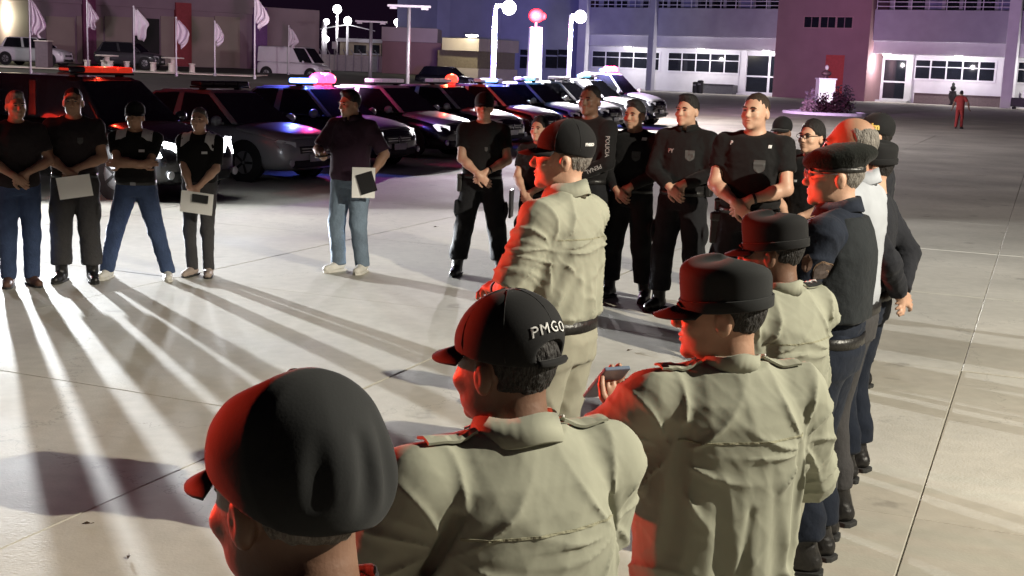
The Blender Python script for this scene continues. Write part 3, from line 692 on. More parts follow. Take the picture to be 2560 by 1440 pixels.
    panel('windscreen', (R0, L0, L1, R1), cglass, .075, .006)
    panel('rear_window', (R3, L3, L2, R2), cglass, .1, .006)
    for (A, B, C_, D_) in ((L0, L1, L2, L3), (R0, R1, R2, R3)):
        cut = [(.0, .47), (.50, .97)] if kind != 'van' else [(0, .26)]
        for (t0, t1) in cut:
            q = (A.lerp(D_, t0 if t0 else .03), B.lerp(C_, max(t0, .0)), B.lerp(C_, t1), A.lerp(D_, t1 if t1 < .9 else .93))
            panel('side_window', q, cglass, .055, .006)
    if kind == 'pickup':
        m_ = MB()
        for sy in (-1, 1): m_.box((-(3.45 + L) / 2, sy * .8, 1.06 * zs), (L - 3.5, .1, .2))
        m_.box((-L + .08, 0, 1.06 * zs), (.1, 1.5, .2)); m_.build('cargo_bed', upper, r, bevel=.03)
    # nose
    MB().box((-.045, 0, .565 * zs), (.08, .86, .13 * zs)).build('grille', trim_k, r, bevel=.02)
    for k in range(2): MB().box((-.0, 0, (.545 + .045 * k) * zs), (.02, .78, .012)).build('grille_slat', chrome, r)
    MB().box((-.05, 0, .33 * zs), (.14, 1.12, .13 * zs)).build('bumper', trim_k, r, bevel=.03)
    e = MB()
    for k in range(4):
        p = [(0, .0, .075), (0, .05, 0), (0, 0, -.075), (0, -.05, 0)]; a = Vector(p[k]); b = Vector(p[(k + 1) % 4])
        e.tube([Vector((.016, 0, .568 * zs)) + a, Vector((.016, 0, .568 * zs)) + b], .011, 6)
    e.build('emblem', chrome, r)
    MB().box((.03, 0, .43 * zs), (.012, .40, .12)).build('number_plate', plate_m, r, bevel=.004)
    for sy in (-1, 1):
        if kind == 'suv': q = [(-.05, sy * .46, .575), (-.045, sy * .47, .735), (-.17, sy * .76, .80), (-.26, sy * .83, .76), (-.15, sy * .79, .575)]  # larger lens, the bloom of lit headlights put into its shape
        else: q = [(-.055, sy * .50, .60), (-.05, sy * .52, .71), (-.20, sy * .78, .755), (-.26, sy * .825, .72), (-.16, sy * .79, .60)]
        q = [Vector((x + .03, y * 1.005, z * zs)) for (x, y, z) in q]
        h = MB().prism(q, Vector((-.08, -sy * .05, 0))); h.build('headlight', lights, r, bevel=.012)
        MB().lathe([(.02, 0), (.055, .005), (.06, .03), (.02, .035)], 12).build('fog_lamp', hl_off, r).matrix_local = Matrix.Translation((-.015, sy * .66, .36 * zs)) @ Matrix.Rotation(rad(90), 4, 'Y')
        mm = MB().ball((-1.32, sy * .98, 1.01 * zs), (.07, .12, .085), 12, 7); mm.tube([(-1.3, sy * .83, .96 * zs), (-1.31, sy * .92, .985 * zs)], .025, 8); mm.build('wing_mirror', upper, r, smooth=True)
        for xx in (-2.0, -2.9):
            MB().box((xx, sy * (W + .005), .78 * zs), (.16, .03, .03)).build('door_handle', upper, r, bevel=.008)
        for xx in (-.82, -L + .82):
            w_ = bpy.data.objects.new('wheel', None); link(w_, r); w_.location = (xx, sy * .78, .33 * zs); w_.rotation_euler = (rad(90), 0, 0)
            R_ = .33 * zs
            MB().lathe([(R_ * .6, -.1), (R_ * .95, -.1), (R_, -.06), (R_, .06), (R_ * .95, .1), (R_ * .6, .1)], 22).build('tyre', tyre_m, w_, smooth=True)
            MB().lathe([(R_ * .12, -.112), (R_ * .5, -.108), (R_ * .62, -.1005), (R_ * .62, .1005), (R_ * .5, .108), (R_ * .12, .112)], 14).build('rim', rim_m, w_)
            for k in range(5):
                a = k * 2 * math.pi / 5
                MB().box((R_ * .33 * math.cos(a), R_ * .33 * math.sin(a), 0), (R_ * .5, .04, .235), Matrix.Rotation(a, 3, 'Z')).build('spoke', trim_k, w_)
            MB().lathe([(R_ * 1.12, -.012), (R_ * 1.15, 0), (R_ * 1.12, .012)], 22, (0, 0, sy * -.075)).build('wheel_arch', trim_k, r).matrix_local = Matrix.Translation((xx, sy * .795, .34 * zs)) @ Matrix.Rotation(rad(90), 4, 'X')
    # roof bar
    if bar is not None:
        zb_ = zr + .04; xb = P['rf'] - .3
        lb = MB().box((xb, 0, zb_ + .035), (.26, 1.26, .03)).build('light_bar', trim_k, r, bevel=.01)
        for sy in (-1, 1): MB().box((xb, sy * .45, zb_ + .005), (.12, .06, .03)).build('foot', trim_k, lb)
        n = len(bar)
        for k, mm in enumerate(bar):
            w = 1.26 / n; y = .63 - (k + .5) * w
            glow = mm in (bar_red, bar_pink)  # lit lens swollen to a ball, its glow put into the shape
            b = MB()
            if glow: b.ball((xb, y, zb_ + .125), (.16, w * .66, .135), 14, 8); b.build('lens', mm, lb, smooth=True)
            else: b.box((xb, y, zb_ + .097), (.24, w - .01, .085)); b.build('lens', mm, lb, bevel=.025)
    return r

HD = Vector((math.sin(rad(62)), -math.cos(rad(62)), 0))            # all noses point this way
ROW = Vector((12.5, 38.4, 0)).normalized(); N1 = Vector((-4.45, 18.2, 0))
def nose(i): return N1 + ROW * (3.5 * i) if i != -1 else Vector((-7.55, 16.7, 0))
GRP = 'police cars parked nose out in a row'
k_, p_ = bar_dark, bar_lens
CARS = [(-3, 'police car farthest to the left, out of frame, with bright red roof bar', car_black, car_black, 'suv', (bar_red,) * 4, hl_off, 1.1),
        (-1, 'black police car just beyond the left frame edge with lit headlights', car_black, car_black, 'suv', (bar_red, bar_red, k_, k_), hl_on, 1.1),
        (0, 'black police off-roader with lit headlights and dull red roof bar', car_black, car_black, 'suv', (bar_red_dull, bar_red_dull, bar_red_dull, k_), hl_on, 1.1),
        (1, 'silver police sedan with diamond emblem and unlit dark roof bar', car_silver, car_silver, 'sedan', (k_, k_, k_, k_), hl_off, .97),
        (2, 'black and white police car with big pink white and blue roof bar glow', car_black, car_silver, 'sedan', (bar_pink, bar_pink, bar_blue, bar_blue), hl_dim, 1.0),
        (3, 'black and white police car with unlit pale roof bar beside the pink glowing one', car_black, car_white, 'sedan', (p_, p_, p_, p_), hl_dim, 1.0),
        (4, 'black and white police car with one round red glow on its bar', car_black, car_white, 'sedan', (bar_red, p_, p_, p_), hl_off, 1.0),
        (5, 'black and white police car with blue centre light behind the capped officer', car_black, car_white, 'sedan', (p_, bar_blue, bar_blue, p_), hl_off, 1.0),
        (6, 'black and white police car in front of the white totem pillar', car_black, car_white, 'sedan', (p_, bar_cyan, bar_cyan, p_), hl_off, 1.03),
        (7, 'white police car, third from the far end of the row', car_black, car_white, 'sedan', (p_, p_, p_, p_), hl_off, 1.05),
        (8, 'white police car with cyan roof light, second from the far end', car_black, car_white, 'sedan', (p_, p_, bar_cyan, bar_cyan), hl_off, 1.1),
        (9, 'white police pickup with pink roof bar glow at the far end of the row', car_black, car_white, 'pickup', (bar_pink, bar_pink, bar_pink, bar_blue), hl_off, 1.22)]
for (i, lab, lo, up, kd, br, hl, zs) in CARS:
    car('police_pickup' if kd == 'pickup' else 'police_car', lab, 'pickup' if kd == 'pickup' else 'police car', nose(i), HD, lo, up, kd, br, hl, zs, GRP, 5.1 if kd == 'pickup' else 4.3)
LT = Vector((-HD.y, HD.x, 0))                                       # to the left of a car
# headlights that are on
AIM = (HD * .80 + Vector((.1, -.55, -.035))).normalized()
for i, s, pw in ((0, -1, 2000), (0, 1, 2000), (-1, 1, 29000), (-1, -1, 2500)):
    if True:
        p = nose(i) + HD * .10 + LT * s * .63 + Vector((0, 0, .78))
        beam_pattern(lamp('headlight_beam', 'SPOT', p, pw, (.93, .97, 1), .055, aim=AIM, cone=150, blend=.7), .062, 2.0, -.022, .05, 0, .052)
# roof bars that are on
def bar_light(i, y, pw, col, dx=0.0, dz=.27, zs=1.0, aim=None, cone=60):
    p = nose(i) + HD * (-2.08 + dx) + LT * y + Vector((0, 0, 1.53 * zs + dz))
    if aim is None: return lamp('roof_bar_light', 'POINT', p, pw, col, .04)
    else: return lamp('roof_bar_beam', 'SPOT', p, pw, col, .22, aim=aim, cone=cone, blend=.9)
RED, BLU, MAG = (1, .05, .022), (.10, .14, 1), (1, .05, .25)
bar_light(-1, .3, 160, RED, zs=1.1)
beam_pattern(bar_light(-3, .0, 13000, RED, dx=.5, zs=1.1, aim=(10, -8.0, -.25), cone=82), .06, 2.4, .2, .4)
beam_pattern(bar_light(-3, .4, 2400, RED, dx=.5, zs=1.1, aim=(10, .6, -.2), cone=60), .06, 2.6, .2, .4)
bar_light(0, .2, 40, RED, zs=1.1); bar_light(2, .35, 170, MAG); bar_light(2, -.35, 190, BLU)
bar_light(4, .5, 80, RED); bar_light(5, 0, 120, BLU); bar_light(6, 0, 40, (.2, .5, 1))
bar_light(8, -.3, 50, (.2, .5, 1)); bar_light(9, .3, 160, MAG, zs=1.22); bar_light(9, -.5, 300, BLU, zs=1.22)

# background vehicles on the terrace
g = PD(172, 150, 80); car('parked_car', 'white off-roader parked side on in front of the hall at far left', 'car', (g.x, 80), (1, -.12), car_white, car_white, 'suv', None, hl_off, 1.12, None, 4.5, .85)
g = PD(405, 150, 84); car('parked_car', 'dark grey car parked in front of the hall doorway behind a picnic table', 'car', (g.x, 84), (1, -.1), mat('car_paint_grey', (.05, .05, .055), .35, coat=.5), mat('car_paint_grey', (.05, .05, .055)), 'suv', None, hl_off, 1.08, None, 4.3, .85)
g = PD(818, 170, 88); car('parked_van', 'white panel van parked in front of the hall under the rightmost flag', 'van', (g.x, 88), (.9, -.3), car_white, car_white, 'van', None, hl_off, 1.28, None, 5.0, .35)
g = PD(1190, 185, 92); car('parked_car', 'dark car parked under the beige canopy box', 'car', (g.x, 92), (.95, -.3), car_black, car_black, 'suv', None, hl_off, 1.1, None, 4.4, 0)
post_lamp(-110, -200, 120, 66, 'tall lamp post standing left of the flagpoles', 'arm', .12, True, 1900, .8, .8, .3)
# ================================================================== implicit surfaces for people and clothes
f32 = np.float32
class Fld:
    """list of primitives blended into one signed field; meshed with surface nets"""
    def __init__(s): s.p = []
    def rc(s, a, b, ra, rb, k=.03, op='u', fl=None):
        s.p.append(('rc', np.array(a, f32), np.array(b, f32), ra, rb, k, op, fl)); return s
    def el(s, c, r, k=.03, op='u', R=None):
        s.p.append(('el', np.array(c, f32), np.array(r, f32), None if R is None else np.array(R, f32), k, op)); return s
    def loft(s, lv, k=.03, e=2.3, op='u'):
        s.p.append(('lo', lv, k, e, op)); return s
    def cut(s, n, p, k=0.0):
        s.p.append(('cu', np.array(n, f32), np.array(p, f32), k)); return s
    def disp(s, fn): s.p.append(('di', fn)); return s
    def bbox(s):
        lo = np.full(3, 9.); hi = -lo
        for q in s.p:
            if q[0] == 'rc' and q[6] == 'u':
                for c, r in ((q[1], q[3]), (q[2], q[4])): lo = np.minimum(lo, c - r - .01); hi = np.maximum(hi, c + r + .01)
            elif q[0] == 'el' and q[5] == 'u':
                m = max(q[2]) if q[3] is not None else q[2]; lo = np.minimum(lo, q[1] - m - .01); hi = np.maximum(hi, q[1] + m + .01)
            elif q[0] == 'lo' and q[4] == 'u':
                for (z, a, b, cx, cy) in q[1]:
                    lo = np.minimum(lo, (cx - a, cy - b, z - .01)); hi = np.maximum(hi, (cx + a, cy + b, z + .01))
        return lo, hi
    def grid(s, h, lo=None, hi=None, pad=.03):
        if lo is None:
            lo, hi = s.bbox(); lo = lo - pad; hi = hi + pad
        lo = np.array(lo, float); hi = np.array(hi, float)
        n = np.maximum(np.ceil((hi - lo) / h).astype(int) + 1, 3)
        ax = [(lo[i] + h * np.arange(n[i])).astype(f32) for i in range(3)]
        d = np.full(n, .5, f32)
        for q in s.p:
            if q[0] in ('rc', 'el', 'lo'):
                if q[0] == 'rc': k = q[5]; op = q[6]; m = max(q[3], q[4]) + k + 2 * h + .01; l = np.minimum(q[1], q[2]) - m; u = np.maximum(q[1], q[2]) + m
                elif q[0] == 'el': k = q[4]; op = q[5]; m = (max(q[2]) if q[3] is not None else q[2]) + k + 2 * h + .01; l = q[1] - m; u = q[1] + m
                else:
                    k = q[2]; op = q[4]; l = np.full(3, 9.); u = -l
                    for (z, a, b, cx, cy) in q[1]: l = np.minimum(l, (cx - a - k - .04, cy - b - k - .04, z - k - .03)); u = np.maximum(u, (cx + a + k + .04, cy + b + k + .04, z + k + .03))
                i0 = np.clip(np.floor((l - lo) / h).astype(int), 0, n); i1 = np.clip(np.ceil((u - lo) / h).astype(int) + 1, 0, n)
                if np.any(i1 <= i0): continue
                sl = tuple(slice(i0[i], i1[i]) for i in range(3))
                X = ax[0][sl[0]][:, None, None]; Y = ax[1][sl[1]][None, :, None]; Z = ax[2][sl[2]][None, None, :]
                if q[0] == 'rc':
                    a, b = q[1], q[2]; ab = b - a; L2 = max(float(ab @ ab), 1e-9)
                    t = np.clip(((X - a[0]) * ab[0] + (Y - a[1]) * ab[1] + (Z - a[2]) * ab[2]) / L2, 0, 1)
                    e = np.sqrt((X - a[0] - t * ab[0]) ** 2 + (Y - a[1] - t * ab[1]) ** 2 + (Z - a[2] - t * ab[2]) ** 2) - (q[3] + (q[4] - q[3]) * t)
                    if q[7] is not None: e = np.maximum(e, (X - q[7][0][0]) * q[7][1][0] + (Y - q[7][0][1]) * q[7][1][1] + (Z - q[7][0][2]) * q[7][1][2])
                elif q[0] == 'el':
                    c, r, R = q[1], q[2], q[3]
                    x, y, z = X - c[0], Y - c[1], Z - c[2]
                    if R is not None: x, y, z = R[0, 0] * x + R[1, 0] * y + R[2, 0] * z, R[0, 1] * x + R[1, 1] * y + R[2, 1] * z, R[0, 2] * x + R[1, 2] * y + R[2, 2] * z
                    g = np.sqrt((x / r[0]) ** 2 + (y / r[1]) ** 2 + (z / r[2]) ** 2); g2 = np.sqrt((x / r[0] ** 2) ** 2 + (y / r[1] ** 2) ** 2 + (z / r[2] ** 2) ** 2)
                    e = g * (g - 1) / np.maximum(g2, 1e-3)
                else:
                    lv = sorted(q[1]); zs = [v[0] for v in lv]; zz = Z[0, 0]
                    a = np.interp(zz, zs, [v[1] for v in lv]).astype(f32); b = np.interp(zz, zs, [v[2] for v in lv]).astype(f32)
                    cx = np.interp(zz, zs, [v[3] for v in lv]).astype(f32); cy = np.interp(zz, zs, [v[4] for v in lv]).astype(f32); ex = q[3]
                    g = (np.abs((X - cx) / a) ** ex + np.abs((Y - cy) / b) ** ex) ** (1 / ex)
                    e = (g - 1) * np.minimum(a, b); e = np.maximum(np.maximum(e, zs[0] - Z), Z - zs[-1])
                D = d[sl]
                if op == 'u':
                    if k > 0: hh = np.maximum(k - np.abs(D - e), 0) / k; d[sl] = np.minimum(D, e) - hh * hh * k * .25
                    else: d[sl] = np.minimum(D, e)
                else:
                    if k > 0: hh = np.maximum(k - np.abs(D + e), 0) / k; d[sl] = np.maximum(D, -e) + hh * hh * k * .25
                    else: d[sl] = np.maximum(D, -e)
            elif q[0] == 'cu':
                e = (ax[0][:, None, None] - q[2][0]) * q[1][0] + (ax[1][None, :, None] - q[2][1]) * q[1][1] + (ax[2][None, None, :] - q[2][2]) * q[1][2]
                k = q[3]
                if k > 0: hh = np.maximum(k - np.abs(d - e), 0) / k; d = np.maximum(d, e) + hh * hh * k * .25
                else: d = np.maximum(d, e)
            else:
                d = d + q[1](ax[0][:, None, None], ax[1][None, :, None], ax[2][None, None, :])
        s.d, s.lo, s.h, s.n = d, lo, h, n
        return d
    def mesh(s, h, lo=None, hi=None):
        s.grid(h, lo, hi); return surfnet(s.d, s.lo, h)
    def hit(s, o, dr, t1=.8):
        """first surface point along a ray (uses the last grid)"""
        o = np.array(o, float); dr = np.array(dr, float); dr /= np.linalg.norm(dr)
        ts = np.arange(0, t1, s.h * .4); P = o + ts[:, None] * dr
        I = (P - s.lo) / s.h; i = np.floor(I).astype(int); ok = np.all((i >= 0) & (i < s.n - 1), axis=1)
        i = np.clip(i, 0, s.n - 2); fr = np.clip(I - i, 0, 1); v = np.zeros(len(ts))
        for a in (0, 1):
            for b in (0, 1):
                for c in (0, 1):
                    w = (fr[:, 0] if a else 1 - fr[:, 0]) * (fr[:, 1] if b else 1 - fr[:, 1]) * (fr[:, 2] if c else 1 - fr[:, 2])
                    v += w * s.d[i[:, 0] + a, i[:, 1] + b, i[:, 2] + c]
        v[~ok] = 1
        j = np.argmax(v < 0)
        if v[j] >= 0: return None
        return P[j]
EDG = [(0, 1), (2, 3), (4, 5), (6, 7), (0, 2), (1, 3), (4, 6), (5, 7), (0, 4), (1, 5), (2, 6), (3, 7)]
def surfnet(d, lo, h):
    S = d < 0
    a = S[:-1, :-1, :-1].astype(np.int8)
    cnt = np.zeros([q - 1 for q in d.shape], np.int8)
    for i in (0, 1):
        for j in (0, 1):
            for k in (0, 1): cnt += S[i:S.shape[0] - 1 + i, j:S.shape[1] - 1 + j, k:S.shape[2] - 1 + k]
    act = (cnt > 0) & (cnt < 8); I = np.argwhere(act)
    if len(I) == 0: return np.zeros((0, 3)), np.zeros((0, 4), int)
    idx = np.full(act.shape, -1, np.int32); idx[act] = np.arange(len(I))
    cv = np.stack([d[I[:, 0] + (c & 1), I[:, 1] + ((c >> 1) & 1), I[:, 2] + (c >> 2)] for c in range(8)], 1)
    co = np.array([[(c & 1), (c >> 1) & 1, c >> 2] for c in range(8)], float)
    acc = np.zeros((len(I), 3)); nn = np.zeros(len(I))
    for (p, q) in EDG:
        m = (cv[:, p] < 0) != (cv[:, q] < 0); t = np.where(m, cv[:, p] / np.where(m, cv[:, p] - cv[:, q], 1), 0)
        acc += np.where(m[:, None], co[p] + t[:, None] * (co[q] - co[p]), 0); nn += m
    V = lo + h * (I + acc / nn[:, None])
    F = []
    for axd in range(3):
        s0 = [slice(None)] * 3; s1 = [slice(None)] * 3; s0[axd] = slice(0, -1); s1[axd] = slice(1, None)
        A, B = S[tuple(s0)], S[tuple(s1)]; e = np.argwhere(A != B)
        o1, o2 = [(1, 2), (2, 0), (0, 1)][axd]
        ok = (e[:, o1] > 0) & (e[:, o2] > 0) & (e[:, o1] < act.shape[o1]) & (e[:, o2] < act.shape[o2]); e = e[ok]
        def cell(du, dv):
            c = e.copy(); c[:, o1] -= du; c[:, o2] -= dv; return idx[c[:, 0], c[:, 1], c[:, 2]]
        q = np.stack([cell(1, 1), cell(0, 1), cell(0, 0), cell(1, 0)], 1)
        fl = ~A[e[:, 0], e[:, 1], e[:, 2]]
        q[fl] = q[fl][:, ::-1]; F.append(q)
    return V, np.concatenate(F)
def np_obj(name, V, F, m, parent):
    me = bpy.data.meshes.new(name); me.vertices.add(len(V)); me.vertices.foreach_set('co', np.asarray(V, f32).ravel())
    me.loops.add(len(F) * 4); me.loops.foreach_set('vertex_index', np.asarray(F, np.int32).ravel())
    me.polygons.add(len(F)); me.polygons.foreach_set('loop_start', np.arange(0, 4 * len(F), 4, dtype=np.int32))
    me.polygons.foreach_set('use_smooth', np.ones(len(F), bool))
    me.materials.append(m); me.update(calc_edges=True); me.validate()
    o = bpy.data.objects.new(name, me); link(o, parent); return o
def folds(seed, amp, freq, stretch=(1, 1, 1), ridge=1.5):
    """soft irregular cloth folds: warped ridged waves"""
    r = np.random.RandomState(seed); W_ = r.normal(size=(5, 3)); W_ /= np.linalg.norm(W_, axis=1)[:, None]; ph = r.uniform(0, 6.28, 8); fr = freq * r.uniform(.7, 1.5, 5)
    st = np.array(stretch)
    def fn(X, Y, Z):
        x, y, z = X * st[0], Y * st[1], Z * st[2]
        wx = np.sin(freq * .45 * (y + z) + ph[5]) * .5 / freq; wy = np.sin(freq * .5 * (x - z) + ph[6]) * .5 / freq; wz = np.sin(freq * .4 * (x + y) + ph[7]) * .5 / freq
        t = 0
        for i in range(5):
            v = np.sin(fr[i] * (W_[i, 0] * (x + 2 * wx) + W_[i, 1] * (y + 2 * wy) + W_[i, 2] * (z + 2 * wz)) + ph[i]); t = t + (1 - np.abs(v)) ** ridge
        return (-(t / 5 - .4) * amp).astype(f32)
    return fn
# ================================================================== people
def cloth(name, col, b=.25, bs=70, rough=.85, var=.1):
    return mat('cloth_' + name, col, rough, var=var, vscale=5, bump=b, bscale=bs, spec=.15, sheen=.05)
K_KHAKI = cloth('khaki', (.285, .29, .23), .12, 14); K_KHAKI_T = cloth('khaki_trouser', (.29, .285, .225), .12, 14)
K_BLACK = cloth('black', (.012, .012, .014), .3, 30); K_NAVY = cloth('navy', (.011, .015, .026), .3, 26); K_CHAR = cloth('charcoal', (.018, .019, .024), .3, 30)
K_JEAN = cloth('denim_blue', (.05, .075, .15), .4, 45, var=.25); K_JEAN_L = cloth('denim_light', (.16, .21, .27), .4, 40, var=.25); K_GREY = cloth('grey_trouser', (.05, .048, .05), .3, 40)
K_PLUM = cloth('plum', (.04, .02, .035), .25, 40); K_DARK = cloth('dark_shirt', (.022, .018, .02), .25, 40); K_WHITE = cloth('white_shirt', (.36, .38, .42), .1, 20)
K_RED = cloth('red_shirt', (.22, .03, .03), .2, 30); K_TEE = cloth('tee_black', (.009, .0085, .009), .25, 24)
LEA = mat('boot_leather', (.012, .011, .011), .4, var=.2, vscale=20, bump=.2, bscale=60, spec=.5); LEA_BR = mat('shoe_brown', (.10, .05, .035), .55, var=.2, vscale=20, bump=.2, bscale=60)
SNK = mat('sneaker_white', (.62, .60, .55), .6, var=.1, vscale=15, bump=.2, bscale=40); SNK_T = mat('sneaker_tan', (.35, .28, .24), .6, var=.15); SOLE = mat('sole_rubber', (.03, .03, .03), .8)
HAIR_K = mat('hair_black', (.010, .008, .008), .65, var=.3, vscale=80, bump=.7, bscale=150, stretch=(1, 1, .35)); HAIR_G = mat('hair_grey', (.16, .145, .13), .7, var=.35, vscale=90, bump=.7, bscale=150, stretch=(1, 1, .35))
HAIR_B = mat('hair_brown', (.03, .018, .012), .65, var=.3, vscale=80, bump=.7, bscale=150, stretch=(1, 1, .35))
CAPM = cloth('cap_black', (.011, .011, .012), .03, 260, .85); CAPG = cloth('cap_charcoal', (.017, .018, .019), .03, 260, .85); BERET = cloth('beret_felt', (.008, .009, .008), .3, 120, .95)
VESTM = cloth('vest_dark', (.017, .020, .023), .3, 30)
EYE_W = mat('eye_dark', (.05, .04, .035), .3, var=0); BROW = mat('brow_hair', (.015, .01, .008), .8, var=0); LIP = mat('lip', (.20, .07, .06), .5, var=.05)
PRINT = mat('print_pale', (.62, .62, .62), .7, var=.05); PRINT_D = mat('print_grey', (.06, .06, .06), .7, var=.1); GOLD = mat('print_yellow', (.62, .50, .14), .6, var=.05)
def skin(name, c): return mat('skin_' + name, c, .5, var=.10, vscale=14, bump=.06, bscale=80, spec=.4)
SK_L = skin('light', (.50, .30, .21)); SK_M = skin('medium', (.36, .205, .135)); SK_D = skin('dark', (.16, .085, .055))
def nv(v): v = np.array(v, float); return v / np.linalg.norm(v)
def ik(S, T, l1, l2, pole):
    S, T = np.array(S, float), np.array(T, float); v = T - S; L = np.linalg.norm(v)
    if L > (l1 + l2) * .995: T = S + v / L * (l1 + l2) * .995; v = T - S; L = np.linalg.norm(v)
    e = v / L; a = (l1 * l1 - l2 * l2 + L * L) / (2 * L); hgt = math.sqrt(max(l1 * l1 - a * a, 1e-6)); p = np.array(pole, float); p = p - e * (p @ e); p /= np.linalg.norm(p)
    return S + e * a + p * hgt, T
def rotm(ax, a):
    return np.array(Matrix.Rotation(a, 3, ax))
def hand(F, Wp, d, nrm, side, curl=.5, thumb=.8):
    """palm, four unequal bent fingers and a thumb that leaves the side of the palm; side=+1: thumb lies towards cross(d, nrm)"""
    d = nv(d); nrm = np.array(nrm, float); nrm = nv(nrm - d * (nrm @ d)); sd = np.cross(d, nrm) * side
    Wp = np.array(Wp, float); B = np.stack([sd, nrm, d], 1)
    F.rc(Wp - d * .02, Wp + d * .02, .027, .024, .02)
    F.el(Wp + d * .052, (.041, .0165, .05), .015, R=B)
    for k, (o, l, r) in enumerate(((.030, .072, .0088), (.010, .080, .0090), (-.011, .074, .0086), (-.030, .058, .0076))):
        p = Wp + d * (.088 - abs(o - .005) * .18) + sd * o; a = curl * (.75 + .1 * k); ang = a * .5; q = p
        for fr in (.46, .30, .24):
            dr = d * math.cos(ang) - nrm * math.sin(ang) + sd * o * (.9 * (1 - curl)); e = q + nv(dr) * l * fr
            F.rc(q, e, r, r * .93, .006); q = e; ang += a * .95
    p = Wp + d * .022 + sd * .028; e1 = p + nv(d * .55 + sd * thumb - nrm * .35) * .042; e2 = e1 + nv(d * .95 + sd * .3 * thumb - nrm * .35) * .032; e3 = e2 + nv(d - nrm * .45) * .022
    F.rc(p, e1, .014, .0115, .012); F.rc(e1, e2, .0108, .0100, .006); F.rc(e2, e3, .0098, .0085, .004)

def person(name, label, u, vtop, D=None, feet=None, yaw=0, head=(0, 0, 0), bulk=1.0, sk=SK_M, top='tee', topm=K_TEE, bot='cargo', botm=K_BLACK, shoe='boot', shoem=LEA, gear=None, gearm=CAPM, hair=None,
           stance=.11, step=0.0, R=None, L=None, belly=0.0, hv=None, hh=.007, hhand=.0055, hb=.016, hc=.013, seed=1, face=True, collar=None, fold=.010, name_='person', capk=1.0, group=None, lean=0.0, cat='person', hem_=None, hoff=(0, 0, 0)):
    """stand a person at a photo place; local frame: faces -Y, left hand is +X, built 1.75 m tall then scaled"""
    if feet is not None: D = G(*feet).y
    t = PD(u, vtop, D); Ht = t.z + (0.0 if gear is None else -.012)
    sc = Ht / 1.75
    base = Vector((t.x, D, 0))
    r = thing(name_, label, cat, base, rad(yaw), group, sc)
    P = dict(root=r, sc=sc, base=base, yaw=rad(yaw))
    bk = bulk; bm = 1 + (bulk - 1) * .6
    shx = .180 * (1 + (bulk - 1) * .8); sh = {s: np.array((s * shx, .015, 1.408)) for s in (-1, 1)}
    # ---- joints
    arms = {}
    for s, A in ((-1, R), (1, L)):
        A = A or {}
        Wp = A.get('w', (s * .27 * (1 + (bk - 1) * .5), -.03, .84)); pole = A.get('pole', (s * .6, .55, -.25))
        E, Wp = ik(sh[s], Wp, .285, .255, pole); arms[s] = (sh[s], E, Wp, A)
    legs = {}
    for s in (-1, 1):
        hip = np.array((s * .085 * bm, .005, .90)); an = np.array((s * stance, .02 + s * step, .085)); Kn, an = ik(hip, an, .42, .405, (s * .12, -1, 0)); legs[s] = (hip, Kn, an)
    hy, hp, hr_ = [rad(q) for q in head]
    Hm = rotm('Z', hy) @ rotm('X', hp) @ rotm('Y', hr_); pv = np.array((0, .015, 1.50))
    def hpt_(p): return Hm @ (np.array(p, float) - pv) + pv + np.array(hoff)
    # ---- body (one continuous skin)
    B = Fld()
    tor = [(.86, .145, .10, 0, .01), (.95, .165, .115, 0, .012), (1.07, .145, .10, 0, .0), (1.2, .152, .105, 0, 0), (1.31, .168, .112, 0, .005), (1.4, .155, .098, 0, .015), (1.455, .10, .07, 0, .022)]
    B.loft([(z, a * bm, b * bm, cx, cy) for (z, a, b, cx, cy) in tor], .04)
    for s in (-1, 1):
        B.rc((s * .03, .028, 1.468), (s * (shx - .02), .02, 1.405), .042, .045, .04)
        S, E, Wp, A = arms[s]
        B.rc(S, E, .050 * bm, .041 * bm, .03); B.rc(E, E + (Wp - E) * .35, .042 * bm, .043 * bm, .02); B.rc(E + (Wp - E) * .3, Wp, .042 * bm, .027, .02)
        hand(B, Wp, A.get('d', (0, -.15, -1)), A.get('n', (-s, 0, 0)), A.get('side', s), A.get('curl', .45), A.get('thumb', .8))
        hip, Kn, an = legs[s]
        B.rc(hip, Kn, .088 * bm, .056 * bm, .03); B.rc(Kn, Kn + (an - Kn) * .35, .053, .056 * bm, .02); B.rc(Kn + (an - Kn) * .3, an, .054, .037, .02); B.rc(an + (0, .02, -.035), an + (0, -.10, -.045), .028, .018, .02)
    B.rc((0, .03, 1.44), hpt_((0, .018, 1.56)), .060 * (1 + (bk - 1) * .9), .056 * (1 + (bk - 1) * .6), .03)
    def he(c, rr, k=.02, op='u'): B.el(hpt_(c), rr, k, op, R=Hm)
    hw = 1 + (bk - 1) * .35
    he((0, .014, 1.652), (.076 * hw, .096, .096)); he((0, -.028, 1.603), (.065 * hw, .072, .085), .03); he((0, -.040, 1.553), (.055 * hw, .052, .036), .03)
    he((0, -.084, 1.528), (.024, .02, .018), .02)
    he((0, -.078, 1.652), (.052, .020, .013), .02)
    for s in (-1, 1):
        he((s * .031, -.111, 1.634), (.019, .018, .0125), .012, 's'); he((s * .045, -.070, 1.598), (.02, .022, .018), .02)
        he((s * .078 * hw, .012, 1.612), (.0125, .021, .033), .008); he((s * .0925 * hw, .006, 1.614), (.007, .009, .018), .004, 's')
    B.rc(hpt_((0, -.094, 1.638)), hpt_((0, -.114, 1.602)), .0085, .0130, .012); he((0, -.108, 1.597), (.018, .012, .009), .008)
    he((0, -.098, 1.571), (.024, .010, .006), .006); he((0, -.096, 1.560), (.021, .011, .007), .006); he((0, -.104, 1.5655), (.022, .008, .0018), .003, 's')
    V_, F_ = B.mesh(hb); boxes = []
    hc_ = hpt_((0, 0, 1.62)); boxes.append((hc_ - .155, hc_ + .155, hh))
